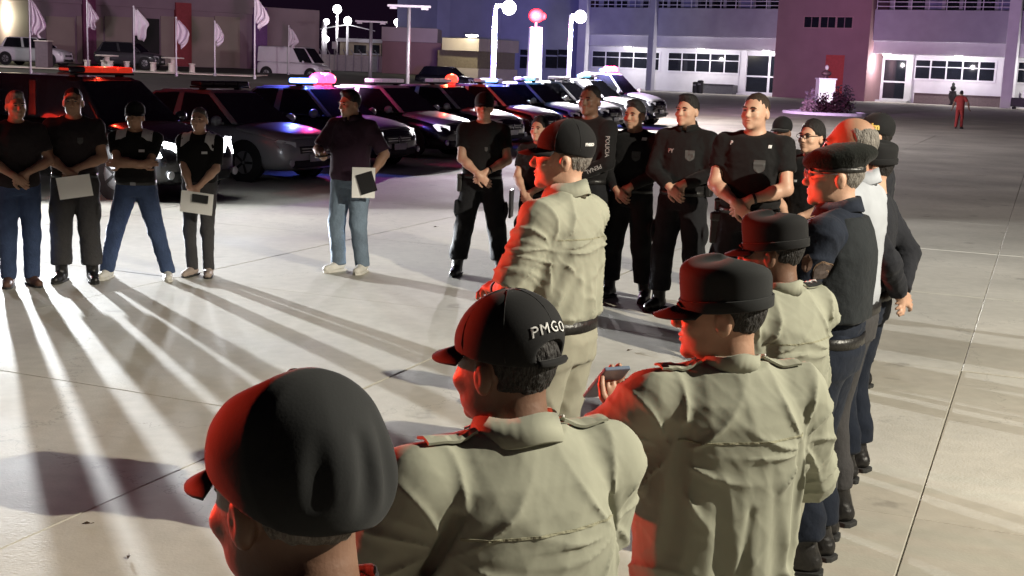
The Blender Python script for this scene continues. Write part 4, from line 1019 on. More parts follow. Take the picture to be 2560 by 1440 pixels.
    for s in (-1, 1):
        S, E, Wp, A = arms[s]; m = Wp + nv(A.get('d', (0, -.15, -1))) * .06
        if A.get('fine', True): boxes.append((m - .135, m + .135, hhand))
        if A.get('bare') and hb > .01: lo_ = np.minimum(E, Wp) - .075; hi_ = np.maximum(E, Wp) + .075; boxes.append((lo_, hi_, .009))
    cen = V_[F_].mean(1); keep = np.ones(len(F_), bool)
    Vs, Fs, n0 = [], [], 0
    for (lo_, hi_, h_) in boxes: keep &= ~np.all((cen > lo_ + .022) & (cen < hi_ - .022), axis=1)
    Vs.append(V_); Fs.append(F_[keep]); n0 = len(V_)
    for bi, (lo_, hi_, h_) in enumerate(boxes):
        v, f = B.mesh(h_, lo_, hi_)
        if len(f):
            c = v[f].mean(1); kp = np.ones(len(f), bool)
            for (l2, h2_, _) in boxes[:bi]: kp &= ~np.all((c > l2 + .022) & (c < h2_ - .022), axis=1)
            Vs.append(v); Fs.append(f[kp] + n0); n0 += len(v)
    np_obj('body', np.concatenate(Vs), np.concatenate(Fs), sk, r)
    if face:
        for s in (-1, 1):
            o = MB().ball((0, 0, 0), (.0125, .0085, .0068), 10, 6).build('eye', EYE_W, r, smooth=True); o.matrix_local = Matrix.Translation(hpt_((s * .031, -.0925, 1.634))) @ Matrix(Hm).to_4x4()
            o = MB().tube([(-.021, .006, -.003), (-.008, -.003, .003), (.008, -.004, .003), (.022, .007, -.003)], [.0028, .0048, .0046, .002], 6).build('eyebrow', BROW, r, smooth=True); o.matrix_local = Matrix.Translation(hpt_((s * .032, -.0985, 1.652))) @ Matrix(Hm).to_4x4()
    # ---- trousers
    T = Fld(); bt = bm * (1.0 if bot != 'slim' else .9)
    T.loft([(.84, .165 * bt, .125 * bm, 0, .01), (.93, .183 * bm, .137 * bm, 0, .012), (1.0, .178 * bm, .13 * bm, 0, .005), (1.045, .166 * bm, .122 * bm + belly * .5, 0, -belly * .3)], .05)
    w_ = dict(cargo=(.112, .088, .088), jeans=(.106, .078, .068), slim=(.104, .076, .066), khaki=(.112, .092, .09))[bot]
    lowz = .17 if shoe == 'boot' else .075
    for s in (-1, 1):
        hip, Kn, an = legs[s]; dv = (an - Kn); q = Kn + dv * ((Kn[2] - lowz) / (Kn[2] - an[2]))
        T.rc(hip + (s * .002, 0, -.02), Kn, w_[0] * bt, w_[1] * bt, .03); T.rc(Kn, q, w_[1] * bt, w_[2] * bt, .03)
        if shoe == 'boot': T.rc(q + (0, 0, .07), q + (0, 0, .015), w_[2] * 1.04, w_[2] * .98, .02)
        T.cut((0, 0, -1), (0, 0, lowz - .012), .015) if s == 1 else None
        if bot == 'cargo': T.el(Kn + (s * .085, .01, .17), (.022, .075, .085), .02)
    T.disp(folds(seed * 7 + 1, .013, 30, (1, 1, .8)))
    v, f = T.mesh(hc); np_obj('trousers', v, f, botm, r)
    # ---- footwear
    for s in (-1, 1):
        hip, Kn, an = legs[s]; Q = Fld(); to = s * .22
        dx, dy = math.sin(to), -math.cos(to); p0 = np.array((an[0], an[1], 0.))
        def fp(f_, z): return p0 + (dx * f_, dy * f_, z)
        Q.rc(fp(-.035, .05), fp(.06, .045), .042, .045, .02); Q.rc(fp(.06, .045), fp(.165, .036), .046, .038, .02); Q.rc(fp(-.02, .06), fp(-.005, .10), .046, .05, .03)
        if shoe == 'boot':
            d_ = nv(Kn - an); Q.rc(fp(0, .1), np.array(an) + d_ * .13, .052, .062, .02)
        Q.cut((0, 0, -1), (0, 0, .012)); Q.disp(folds(seed + 5, .005, 60))
        v, f = Q.mesh(max(hc * .75, .008)); ob = np_obj('boot' if shoe == 'boot' else 'shoe', v, f, shoem, r)
        pts = [(-.085, .03), (-.07, .048), (0, .048), (.1, .05), (.17, .04), (.203, .0), (.17, -.04), (.1, -.05), (0, -.045), (-.07, -.045), (-.085, -.03)]
        MB().prism([p0 + Vector((dx * a - dy * b, dy * a + dx * b, 0)) for (a, b) in pts], (0, 0, .022)).build('sole', SOLE if shoem is not SNK else SNK, ob, bevel=.004)
    # ---- top
    C = Fld(); ms = bm
    blo = top in ('khaki', 'polo')
    hem = .985 if top != 'khaki' else 1.0
    if top == 'loose': hem = .90
    if hem_: hem = hem_
    bel = belly
    lv = [(hem, .178, .130, 0, .004), (hem + .05, .190, .140, 0, .0), (1.10, .182, .132, 0, 0), (1.2, .184, .134, 0, 0), (1.3, .190, .137, 0, .004), (1.37, .184, .130, 0, .010), (1.42, .165, .112, 0, .016), (1.46, .125, .09, 0, .02), (1.495, .085, .072, 0, .022)]
    if top == 'khaki': lv = [(hem, .176, .128, 0, .006), (hem + .03, .196, .150, 0, .006), (1.10, .204, .153, 0, .004), (1.2, .204, .150, 0, .006), (1.3, .202, .148, 0, .01), (1.37, .192, .138, 0, .014), (1.42, .172, .118, 0, .018), (1.46, .13, .092, 0, .02), (1.498, .085, .072, 0, .022)]
    C.loft([(z, a * ms, b * ms + (bel if z < 1.25 else bel * .3), cx, cy - (bel * .8 if z < 1.25 else 0)) for (z, a, b, cx, cy) in lv], .03, 2.35)
    sr = dict(tee=(.068, .066), polo=(.072, .068), khaki=(.080, .070), long=(.070, .062), loose=(.072, .066))[top]
    for s in (-1, 1):
        S, E, Wp, A = arms[s]; sl = A.get('sleeve', {'tee': .62, 'polo': .66, 'khaki': 1.0, 'long': 2.0, 'loose': .7}[top])
        C.rc((s * .035, .026, 1.464), S + (s * -.01, 0, .0), .053, .060 * bm, .045)
        if sl <= 1: q = S + (E - S) * sl; C.rc(S, q + (E - S) * .1, sr[0] * bm, sr[1] * bm, .04, fl=(q, nv(E - S)))
        else:
            C.rc(S, E, sr[0] * bm, sr[1] * .95 * bm, .04); q = E + (Wp - E) * (min(sl, 1.94) - 1); C.rc(E, q + (Wp - E) * .08, sr[1] * .95 * bm, (.048 if sl > 1.8 else .060) * bm, .02, fl=(q, nv(Wp - E)))
    C.disp(folds(seed * 3 + 2, fold * (.55 if top == 'khaki' else 1), 14 if top == 'khaki' else 24, (1.1, 1.1, .55), 2.2))
    C.disp(folds(seed * 3 + 9, fold * .40, 40, (1, 1, .8), 3.0))
    C.disp(drag_lines(seed, fold * (1.1 if top == 'khaki' else .7), hem, arms))
    for q in P_EXTRA.get(name, []): C.rc(*q[:4], q[4] if len(q) > 4 else .02, q[5] if len(q) > 5 else 'u')
    C.cut((0, -.42, .91), (0, 0, 1.492), .01)
    v, f = C.mesh(hc if hv is None else hv); so_ = np_obj('shirt', v, f, topm, r)
    P.update(C=C, shirt=so_, arms=arms, hpt=hpt_, Hm=Hm, legs=legs)
    # belt
    if bot in ('cargo', 'khaki', 'jeans') and top != 'loose' and not hem_:
        bl = MB(); n = 32; vs = []
        for zz, g_ in ((hem - .028, 0), (hem - .028, .008), (hem + .016, .008), (hem + .016, 0)):
            vs += [((.178 * bm + g_) * abs(math.cos(a)) ** .87 * (1 if math.cos(a) > 0 else -1), (.132 * bm + g_) * abs(math.sin(a)) ** .87 * (1 if math.sin(a) > 0 else -1) + .006, zz) for a in [2 * math.pi * k / n for k in range(n)]]
        fs = [(i * n + k, i * n + (k + 1) % n, ((i + 1) % 4) * n + (k + 1) % n, ((i + 1) % 4) * n + k) for i in range(4) for k in range(n)]
        b_ = mesh_obj('belt', vs, fs, LEA, r, smooth=True)
        MB().box((0, -.132 * bm - .012, hem - .006), (.055, .012, .04)).build('buckle', metal_g, b_, bevel=.004)
    # collar
    if collar:
        n = 28; vs = []
        hgt = .042 if collar == 'stand' else .050
        for (rr, zz) in ((.075, -.016), (.0735, hgt), (.068, hgt + .001), (.066, -.006)):
            for k in range(n):
                a = 2 * math.pi * k / n; fy = .5 - .5 * math.sin(a)      # 1 at the front (-y)
                vs.append((rr * .98 * bm ** .6 * math.cos(a), .024 + rr * 1.02 * bm ** .6 * math.sin(a) - .012 * fy, 1.496 + zz * (1 - .25 * fy) - .035 * fy + .003 * math.sin(a * 5 + seed)))
        fs = [(i * n + k, i * n + (k + 1) % n, ((i + 1) % 4) * n + (k + 1) % n, ((i + 1) % 4) * n + k) for i in range(4) for k in range(n) if not (k in (20, 21))]
        mesh_obj('collar', vs, fs, topm, so_, smooth=True)
        if collar == 'fold':
            vs = []
            for (rr, zz) in ((.0745, hgt + .004), (.092, .000), (.089, -.004), (.073, hgt - .006)):
                for k in range(n):
                    a = 2 * math.pi * k / n; fy = .5 - .5 * math.sin(a)
                    vs.append((rr * bm ** .6 * math.cos(a), .024 + rr * 1.02 * bm ** .6 * math.sin(a) - .012 * fy, 1.498 + zz * (1 - .1 * fy) - .035 * fy + .004 * math.sin(a * 4 + seed)))
            mesh_obj('collar_fall', vs, fs, topm, so_, smooth=True)
    # ---- hair
    HmM = Matrix(Hm).to_4x4()
    def hobj(name, mb, m, parent=r, **kw):
        mb.v = [Vector(hpt_(p)) for p in mb.v]; return mb.build(name, m, parent, **kw)
    if hair:
        hm, style = hair
        Hh = Fld(); off = dict(short=.0055, crop=.0035, thick=.011, woman=.012, bald=.002)[style]
        Hh.el(hpt_((0, .018, 1.655)), (.0772 * hw + off * (.3 if style != 'woman' else 1), .096 + off * .8, .096 + off * 1.3), .01, R=Hm)
        if style == 'thick': Hh.el(hpt_((0, -.040, 1.738)), (.058, .045, .026), .03, R=Hm)
        if style == 'woman': Hh.rc(hpt_((0, .09, 1.62)), hpt_((0, .10, 1.56)), .05, .035, .03); Hh.el(hpt_((0, .11, 1.60)), (.035, .035, .035), .02, R=Hm)
        if style == 'bald':
            Hh.cut(Hm @ nv((0, -.72, -.55)), hpt_((0, .01, 1.67)), .02); Hh.cut(Hm @ nv((0, 0, 1)), hpt_((0, 0, 1.715)), .02)
        else:
            Hh.el(hpt_((0, -.105, 1.620)), (.092, .085, .088), .012, 's', R=Hm)
            for s in (-1, 1): Hh.el(hpt_((s * .09, -.035, 1.590)), (.04, .05, .062), .01, 's', R=Hm); Hh.el(hpt_((s * .082, .014, 1.600)), (.02, .027, .042), .006, 's', R=Hm)
        Hh.cut(Hm @ nv((0, -.12, -1)), hpt_((0, .08, 1.565)) if style != 'woman' else hpt_((0, .05, 1.53)), .012)
        Hh.disp(folds(seed + 3, .008, 110, (1, 1, .6)))
        v, f = Hh.mesh(hh * 1.0); np_obj('hair', v, f, hm, r)
    # ---- headgear
    if gear == 'ball':
        Q = Fld(); Q.el(hpt_((0, .012, 1.672)), (.091 * hw, .112, .096), .01, R=Hm); Q.el(hpt_((0, .03, 1.70)), (.080 * hw, .085, .072), .03, R=Hm)
        big = 1 if capk != 3 else 1.05
        if capk == 3: Q.el(hpt_((0, .02, 1.672)), (.099, .119, .100), .02, R=Hm); Q.el(hpt_((0, .055, 1.64)), (.094, .085, .07), .03, R=Hm)
        Q.cut(Hm @ nv((0, -.16 if capk != 3 else -.40, -1)), hpt_((0, 0, 1.648 if capk != 3 else 1.636)), .006)
        if capk == 3:
            Q.disp(folds(seed + 11, .012, 15, (1, 1, .5), 2.5))
            for (a_, b_, ra_, rb_) in (((-.045, .128, 1.712), (-.05, .140, 1.62), .006, .016), ((-.005, .138, 1.70), (.0, .150, 1.62), .004, .013), ((-.085, .085, 1.70), (-.105, .09, 1.63), .005, .013), ((.05, .13, 1.72), (.065, .135, 1.64), .004, .012)):
                Q.rc(hpt_(a_), hpt_(b_), ra_, rb_, .016, 's')
            Q.el(hpt_((.01, -.03, 1.80)), (.07, .05, .035), .03, 's', R=Hm)
        if capk == 2: Q.el(hpt_((0, .125, 1.655)), (.042, .05, .028), .006, 's', R=Hm)
        Q.disp(folds(seed + 8, .0025, 22))
        v, f = Q.mesh(min(hh, .0065)); cp = np_obj('cap', v, f, gearm, r)
        if hh <= .0056 and capk != 3:
            for k in range(6):
                a = rad(30 + 60 * k); pts = []
                for j in range(11):
                    e_ = rad(84 - j * 9.2); dloc = np.array((math.cos(e_) * math.cos(a), math.cos(e_) * math.sin(a), math.sin(e_))); c_ = hpt_((0, .02, 1.66)); dw = Hm @ dloc
                    h_ = Q.hit(c_ + dw * .2, -dw, .15)
                    if h_ is None: break
                    pts.append(Vector(h_ + dw * .0008))
                if len(pts) > 3: MB().tube(pts, .0015, 6).build('seam', gearm, cp, smooth=True)
        P['cap'] = cp; P['capF'] = Q
        vs = []; n = 16
        for (e, dz) in ((0, 0), (1, 0), (1, -.004), (0, -.005)):
            for k in range(n + 1):
                a = rad(-68 + 136 * k / n); ex = e * .072 * math.cos(a * 1.25) ** .6 if abs(a) < rad(71) else 0
                vs.append((.090 * hw * math.sin(a) * (1 + .05 * e), .012 - .111 * math.cos(a) - ex, 1.653 + .012 * math.cos(a) - e * .020 * math.cos(a) - .012 * abs(math.sin(a)) * e + dz))
        fs = [(i * (n + 1) + k, i * (n + 1) + k + 1, ((i + 1) % 4) * (n + 1) + k + 1, ((i + 1) % 4) * (n + 1) + k) for i in range(4) for k in range(n)] + [(0, n + 1, 2 * (n + 1), 3 * (n + 1)), (n, 3 * (n + 1) + n, 2 * (n + 1) + n, (n + 1) + n)]
        m_ = MB().add(vs, fs); hobj('visor', m_, gearm, cp, smooth=True)
        hobj('top_button', MB().ball((0, .03, 1.772), (.009, .009, .006), 10, 6), gearm, cp, smooth=True)
        if capk == 2:
            st = MB().tube([(.05 * math.sin(q) * 1.0, .012 + .112 * math.cos(q * .42), 1.640) for q in [(-1.0 + .2 * k) for k in range(11)]], .008, 6); hobj('strap', st, gearm, cp, smooth=True)
    elif gear == 'patrol':
        n = 30; vs = []; k_ = capk
        prof = [(1.0, 1.640), (1.015, 1.640), (1.02, 1.665), (1.03, 1.70), (1.035, 1.726), (1.0, 1.742), (.85, 1.754), (.5, 1.762), (.02, 1.764)]
        for (q, z) in prof:
            for k in range(n):
                a = 2 * math.pi * k / n; wob = 1 + .012 * math.sin(3 * a + seed) * (z > 1.7) + .009 * math.sin(7 * a + seed * 2) * (z > 1.66)
                vs.append((.090 * hw * q * wob * math.cos(a), .012 + .112 * q * wob * math.sin(a), z + (.008 * math.sin(2 * a + seed) - .012 * math.sin(a)) * (z > 1.7) + (.006 * math.sin(a))))
        fs = [(i * n + k, i * n + (k + 1) % n, (i + 1) * n + (k + 1) % n, (i + 1) * n + k) for i in range(len(prof) - 1) for k in range(n)]
        fs.append(tuple((len(prof) - 1) * n + k for k in range(n)))
        m_ = MB().add(vs, fs); cp = hobj('cap', m_, gearm, r, smooth=True, subsurf=1); P['cap'] = cp
        bd = MB(); vs = []
        for (q, z) in ((1.035, 1.640), (1.05, 1.642), (1.06, 1.668), (1.045, 1.670)):
            vs += [(.090 * hw * q * math.cos(2 * math.pi * k / n), .012 + .112 * q * math.sin(2 * math.pi * k / n), z + .006 * math.sin(2 * math.pi * k / n)) for k in range(n)]
        bd.add(vs, [(i * n + k, i * n + (k + 1) % n, ((i + 1) % 4) * n + (k + 1) % n, ((i + 1) % 4) * n + k) for i in range(4) for k in range(n)]); hobj('hat_band', bd, gearm, cp, smooth=True)
        vs = []; n = 16
        for (e, dz) in ((0, 0), (1, 0), (1, -.004), (0, -.005)):
            for k in range(n + 1):
                a = rad(-66 + 132 * k / n); ex = e * .070 * math.cos(a * 1.25) ** .6
                vs.append((.091 * hw * math.sin(a) * (1 + .05 * e), .012 - .113 * math.cos(a) - ex, 1.646 - e * .020 * math.cos(a) - .012 * abs(math.sin(a)) * e + dz))
        fs = [(i * (n + 1) + k, i * (n + 1) + k + 1, ((i + 1) % 4) * (n + 1) + k + 1, ((i + 1) % 4) * (n + 1) + k) for i in range(4) for k in range(n)] + [(0, n + 1, 2 * (n + 1), 3 * (n + 1)), (n, 3 * (n + 1) + n, 2 * (n + 1) + n, (n + 1) + n)]
        hobj('visor', MB().add(vs, fs), gearm, cp, smooth=True)
    elif gear == 'beret':
        Q = Fld(); Rb = Hm @ rotm('Y', rad(-8)) @ rotm('X', rad(8))
        Q.el(hpt_((-.012, .020, 1.700)), (.124, .148, .056), .02, R=Rb); Q.el(hpt_((0, .012, 1.675)), (.084, .104, .045), .03, R=Hm); Q.cut(Hm @ nv((0, .05, -1)), hpt_((0, 0, 1.652)), .008)
        Q.disp(folds(seed + 8, .006, 30)); v, f = Q.mesh(hh); cp = np_obj('beret', v, f, gearm, r); P['cap'] = cp
        n = 24; vs = []
        for (q, z) in ((.088, 1.646), (.091, 1.646), (.091, 1.664), (.088, 1.664)): vs += [(q * .96 * math.cos(2 * math.pi * k / n), .012 + q * 1.2 * math.sin(2 * math.pi * k / n), z) for k in range(n)]
        hobj('band', MB().add(vs, [(i * n + k, i * n + (k + 1) % n, ((i + 1) % 4) * n + (k + 1) % n, ((i + 1) % 4) * n + k) for i in range(4) for k in range(n)]), LEA, cp, smooth=True)
    P['Mw'] = Matrix.Translation(base) @ Matrix.Rotation(rad(yaw), 4, 'Z') @ Matrix.Scale(sc, 4)
    return P
P_EXTRA = {}
def drag_lines(seed, amp, hem, arms):
    """creases that radiate from the armpits, bunch above the hem and ring the elbows"""
    r = np.random.RandomState(seed + 40); ph = r.uniform(0, 6.28, 12)
    def rg(v, p=2.6): return (1 - np.abs(np.sin(v))) ** p
    def fn(X, Y, Z):
        t = 0
        for i, s in enumerate((-1, 1)):
            dx, dz = X - s * .185, Z - 1.30; rho2 = dx * dx + dz * dz + .15 * (Y - .06) ** 2; th = np.arctan2(dz, dx * s)
            t = t + np.exp(-rho2 / .035) * (1 - np.exp(-rho2 / .006)) * 1.25 * rg(th * 4.2 + ph[i] + 6 * np.sqrt(rho2)) * 1.0
            S, E, Wp, _ = arms[s]
            for (a, b, q, k) in ((S, E, .95, 46.), (S, E, .55, 34.), (E, Wp, .35, 50.)):
                ab = b - a; L = float(np.sqrt(ab @ ab)); u = ((X - a[0]) * ab[0] + (Y - a[1]) * ab[1] + (Z - a[2]) * ab[2]) / L; c = a + ab * q
                d2 = (X - c[0]) ** 2 + (Y - c[1]) ** 2 + (Z - c[2]) ** 2
                t = t + .8 * np.exp(-d2 / .012) * rg(u * k + 9 * (X + Y) * s + ph[2 + i] + 1.5 * np.sin(Z * 23 + ph[6]))
        hz = np.exp(-((Z - hem - .05) / .085) ** 2); t = t + .7 * hz * rg(X * 30 + 10 * Y + 5 * Z + 1.3 * np.sin(Z * 31 + X * 17) + ph[4]) * (np.abs(X) < .26)
        return (-amp * (t - .12)).astype(f32)
    return fn
def wrap(P, name, vs, fs, o2, ux, uy, dr, m, off=.004, parent=None, thick=.003, fld=None):
    """lay a flat figure on the garment: cast each vertex along dr onto the cloth"""
    ux, uy, dr = nv(ux), nv(uy), nv(dr); fl = fld or P['C']; out = []; last = None
    for p in vs:
        o = np.array(o2, float) + ux * p[0] + uy * p[1] - dr * .3
        h = fl.hit(o, dr, .7)
        if h is None: h = last if last is not None else o + dr * .3
        last = h; out.append(Vector(h - dr * off))
    n = len(out); o = mesh_obj(name, out, fs, m, parent or P['shirt'])
    if thick: md = o.modifiers.new('s', 'SOLIDIFY'); md.thickness = thick; md.offset = 0
    return o
def gridpatch(w, h, nx=6, ny=6, shape='rect'):
    vs = []
    for j in range(ny + 1):
        for i in range(nx + 1):
            x = -1 + 2 * i / nx; y = -1 + 2 * j / ny
            if shape == 'oval': k_ = math.sqrt(max(0, 1 - y * y * .98)); x *= k_
            if shape == 'shield': x *= 1 if y > -.1 else math.sqrt(max(0.02, 1 - (y + .1) ** 2 / .82))
            if shape == 'arch': x *= math.sqrt(max(0.02, 1 - max(0, y + .2) ** 2 / 1.45))
            vs.append((x * w / 2, y * h / 2))
    return vs, [(j * (nx + 1) + i, j * (nx + 1) + i + 1, (j + 1) * (nx + 1) + i + 1, (j + 1) * (nx + 1) + i) for j in range(ny) for i in range(nx)]
def patch(P, name, o2, w, h, m, shape='rect', ux=(1, 0, 0), uy=(0, 0, 1), dr=(0, 1, 0), off=.004):
    vs, fs = gridpatch(w, h, shape=shape); return wrap(P, name, vs, fs, o2, ux, uy, dr, m, off)
def epaulette(P, s, m, rank=False, up=.006):
    vs, fs = gridpatch(.105, .05, 8, 4)
    sx = abs(P['arms'][s][0][0]); a = (s * (sx - .062), .022, 1.5)
    e = wrap(P, 'epaulette', vs, fs, a, (s, 0, 0), (0, 1, 0), (0, 0, -1), m, .004 + up, thick=.006)
    vs, fs = gridpatch(.014, .014, 2, 2, 'oval'); wrap(P, 'button', vs, fs, (a[0] - s * .043, .02, 1.5), (s, 0, 0), (0, 1, 0), (0, 0, -1), PRINT, .011 + up, e, .004)
    if rank:
        vs, fs = gridpatch(.085, .060, 6, 4); e2 = wrap(P, 'rank_slide', vs, fs, (a[0] + s * .012, .02, 1.5), (s, 0, 0), (0, 1, 0), (0, 0, -1), CAPG, .010 + up, e, .004)
        for k in (-1, 0, 1):
            st = []; n = 8
            for q in range(n): rr_ = .0135 if q % 2 == 0 else .0065; st.append((rr_ * math.cos(q * math.pi / 4) + k * .026, rr_ * math.sin(q * math.pi / 4) * 1.3))
            wrap(P, 'star', st, [tuple(range(n))], (a[0] + s * .012, .02, 1.5), (s, 0, 0), (0, 1, 0), (0, 0, -1), PRINT, .015 + up, e, .003)
    return e
def lettering(P, txt, size, o2, m, ux=(1, 0, 0), uy=(0, 0, 1), dr=(0, 1, 0), bold=0.0, fld=None, parent=None, off=.004, bend=0.0, name='lettering', space=1.0):
    vs, fs = text_mesh(txt, size, bold, space)
    if bend: vs = [(v.x * (1) , v.y - bend * v.x * v.x) for v in vs]
    return wrap(P, name, [(v[0], v[1]) for v in vs], fs, o2, ux, uy, dr, m, off, parent, .0015, fld)
def pouch(P, c, size, m=LEA, name='pouch', rz=0.0):
    b = MB().box((0, 0, 0), size).box((0, -.002, size[2] * .42), (size[0] * 1.06, size[1] * 1.1, size[2] * .3)).build(name, m, P['root'], bevel=.012)
    b.location = c; b.rotation_euler = (0, 0, rz); return b
def held(P, name, label, cat, c, size, rot, m, extra=None):
    """a thing held by a person: its own top-level object placed through the person's frame"""
    o = thing(name, label, cat); o.matrix_world = Matrix.Translation(P['Mw'] @ Vector(c)) @ Matrix.Rotation(P['yaw'], 4, 'Z') @ Matrix.Rotation(rad(rot[2]), 4, 'Z') @ Matrix.Rotation(rad(rot[0]), 4, 'X') @ Matrix.Rotation(rad(rot[1]), 4, 'Y')
    MB().box((0, 0, 0), size).build('sheet' if cat == 'paper' else 'case', m, o, bevel=min(size) * .3)
    return o
# ------------------------------------------------------------------ the cast
def clasp(z=.97, sep=.05, **kw):
    r = dict(w=(-sep, -.215, z), d=(.75, -.18, -.62), n=(-.2, -.95, .1), side=1, curl=.55, pole=(-1, .35, -.15)); l = dict(w=(sep + .01, -.185, z + .03), d=(-.78, -.25, -.58), n=(.2, -.95, .1), side=-1, curl=.6, pole=(1, .35, -.15))
    r.update(kw); l.update(kw); return dict(R=r, L=l)
paper_m = mat('paper_white', (.82, .81, .78), .8, var=.03); phone_m = mat('phone_black', (.01, .01, .012), .2, var=0); tablet_m = mat('tablet_black', (.012, .012, .014), .3, var=0)
WATCH = mat('watch_black', (.01, .01, .01), .35, var=0)
FAR = dict(hc=.012, hb=.017, hh=.007, hhand=.0058)
# --- left group, lit from behind by headlights
p1 = person('p1', 'man with swept grey hair at the left frame edge in dark shirt and blue jeans', 38, 230, feet=(45, 714), yaw=28, head=(10, 0, 0), sk=SK_M, top='loose', topm=K_DARK, bot='jeans', botm=K_JEAN, shoe='shoe', shoem=LEA_BR, hair=(HAIR_G, 'thick'), stance=.10, bulk=1.06, seed=1, **FAR, **clasp(1.02))
p2 = person('p2', 'tall man in dark uniform shirt holding a white sheet before his hips', 182, 220, feet=(170, 703), yaw=12, sk=SK_M, top='tee', topm=K_DARK, bot='cargo', botm=K_GREY, hair=(HAIR_K, 'crop'), stance=.135, bulk=1.14, seed=2, **FAR, **clasp(1.02, .03, bare=True))
patch(p2, 'chest_badge', (.07, -.3, 1.29), .05, .06, PRINT_D, 'shield')
held(p2, 'paper_sheet', 'white sheet held low by the tall man in dark uniform', 'paper', (.03, -.262, .895), (.285, .004, .195), (4, -9, 0), paper_m)
p3 = person('p3', 'man with folded arms and legs apart in black polo with pale shoulder panels and jeans', 337, 256, feet=(340, 697), yaw=6, sk=SK_M, top='tee', topm=K_TEE, bot='jeans', botm=K_JEAN, shoe='shoe', shoem=SNK, gear='ball', stance=.30, bulk=1.13, belly=.02, seed=3, **FAR,
    R=dict(w=(.105, -.235, 1.185), d=(1, -.05, .12), n=(0, -1, .1), side=1, curl=.5, pole=(-1, -.05, -.45), bare=True), L=dict(w=(-.105, -.185, 1.165), d=(-1, .05, .12), n=(0, -1, .1), side=-1, curl=.5, pole=(1, -.05, -.45), bare=True))
p4 = person('p4', 'short slim man with cropped pale hair holding a white sheet with both hands, grey trousers', 498, 269, feet=(498, 690), yaw=-2, sk=SK_L, top='polo', topm=K_TEE, bot='slim', botm=K_GREY, shoe='shoe', shoem=SNK_T, hair=(HAIR_G, 'short'), stance=.085, bulk=1.0, seed=4, **FAR, **clasp(.93, .035, bare=True, sleeve=.85))
for P, w in ((p3, 1), (p4, .9)):
    for s in (-1, 1): patch(P, 'shoulder_panel', (s * .125, -.02, 1.5), .10 * w, .14, PRINT, 'rect', (1, 0, 0), (0, 1, 0), (0, 0, -1), .004)
    patch(P, 'chest_label', (.085, -.3, 1.30), .055, .024, PRINT, 'rect')
held(p4, 'paper_sheet', 'white sheet held in both hands by the short man in grey trousers', 'paper', (.045, -.265, .80), (.30, .004, .20), (3, 6, 0), paper_m)
held(p4, 'mobile_phone', 'black phone held against the sheet by the short man', 'phone', (.085, -.283, .845), (.15, .012, .075), (3, 6, 0), phone_m)
p5 = person('p5', 'man in plum polo and faded jeans with white trainers holding papers by his hip', 880, 226, feet=(848, 679), yaw=-24, head=(-22, 8, 0), sk=SK_M, top='loose', topm=K_PLUM, bot='jeans', botm=K_JEAN_L, shoe='shoe', shoem=SNK, hair=(HAIR_K, 'thick'), stance=.115, step=.03, bulk=1.12, belly=.015, seed=5, collar='fold', **FAR,
    R=dict(w=(-.12, -.30, 1.12), d=(.5, -.8, .05), n=(0, -.3, -1), side=-1, curl=.9, pole=(-1, .3, -.5), bare=True, sleeve=.9), L=dict(w=(.27, -.08, .96), d=(-.1, -.6, -.75), n=(1, 0, 0), side=1, curl=.8, pole=(.7, .7, 0), bare=True, sleeve=.9))
held(p5, 'paper_sheet', 'white form sheets held at the hip by the man in faded jeans', 'paper', (.245, -.17, .90), (.008, .22, .30), (0, 8, -58), paper_m)
held(p5, 'clipboard', 'black clipboard gripped with the papers by the man in faded jeans', 'clipboard', (.275, -.165, .90), (.008, .16, .20), (18, 5, -58), phone_m)
held(p5, 'mobile_phone', 'phone held out in front by the man in plum polo', 'phone', (-.055, -.405, 1.145), (.075, .15, .012), (10, 0, -30), phone_m)
p6 = person('p6', 'officer in black cap and tee with bare crossed wrists before the blue lit car', 1212, 233, feet=(1188, 689), yaw=2, head=(-4, 0, 0), sk=SK_L, top='tee', topm=K_TEE, bot='cargo', botm=K_BLACK, gear='ball', stance=.215, bulk=1.06, seed=6, **FAR, **clasp(1.00, .03, bare=True))
pouch(p6, (-.215, .0, .90), (.05, .11, .16)); patch(p6, 'chest_badge', (.03, -.3, 1.24), .03, .04, PRINT_D, 'shield')
w_ = p6['arms'][1][2]; e_ = p6['arms'][1][1]; MB().tube([Vector(w_ + (e_ - w_) * q) for q in (.10, .17)], .036, 14).build('watch', WATCH, p6['root'])
p7 = person('p7', 'small officer in black holding a tablet, half hidden behind the speaker', 1350, 292, D=12.0, yaw=-28, sk=SK_L, top='polo', topm=K_TEE, bot='cargo', botm=K_BLACK, hair=(HAIR_K, 'woman'), bulk=.94, seed=7, **FAR, **clasp(.98, .03, bare=True))
held(p7, 'tablet', 'black tablet hanging from the hand of the half hidden officer', 'tablet', (-.205, -.16, .87), (.02, .20, .26), (0, 0, 20), tablet_m)
p9 = person('p9', 'officer with shaved head and white lettering down his black sleeve', 1476, 213, D=11.6, yaw=-38, head=(8, 0, 0), sk=SK_D, top='long', topm=K_TEE, bot='cargo', botm=K_BLACK, hair=(HAIR_K, 'crop'), bulk=1.08, seed=9, **FAR, **clasp(1.0, .04))
S, E, Wp, _ = p9['arms'][1]
dn = nv(E - S); lettering(p9, 'POLICIA', .048, (S + E) / 2, mat('print_mid', (.3, .3, .3), .7), dn, np.cross((-.45, .85, 0), dn) * -1, (-.45, .85, .0), .0004)
dn = nv(Wp - E); lettering(p9, 'PENAL', .048, (E * .55 + Wp * .45), mat('print_mid', (.3, .3, .3), .7), dn, np.cross((-.45, .85, 0), dn) * -1, (-.45, .85, .0), .0004)
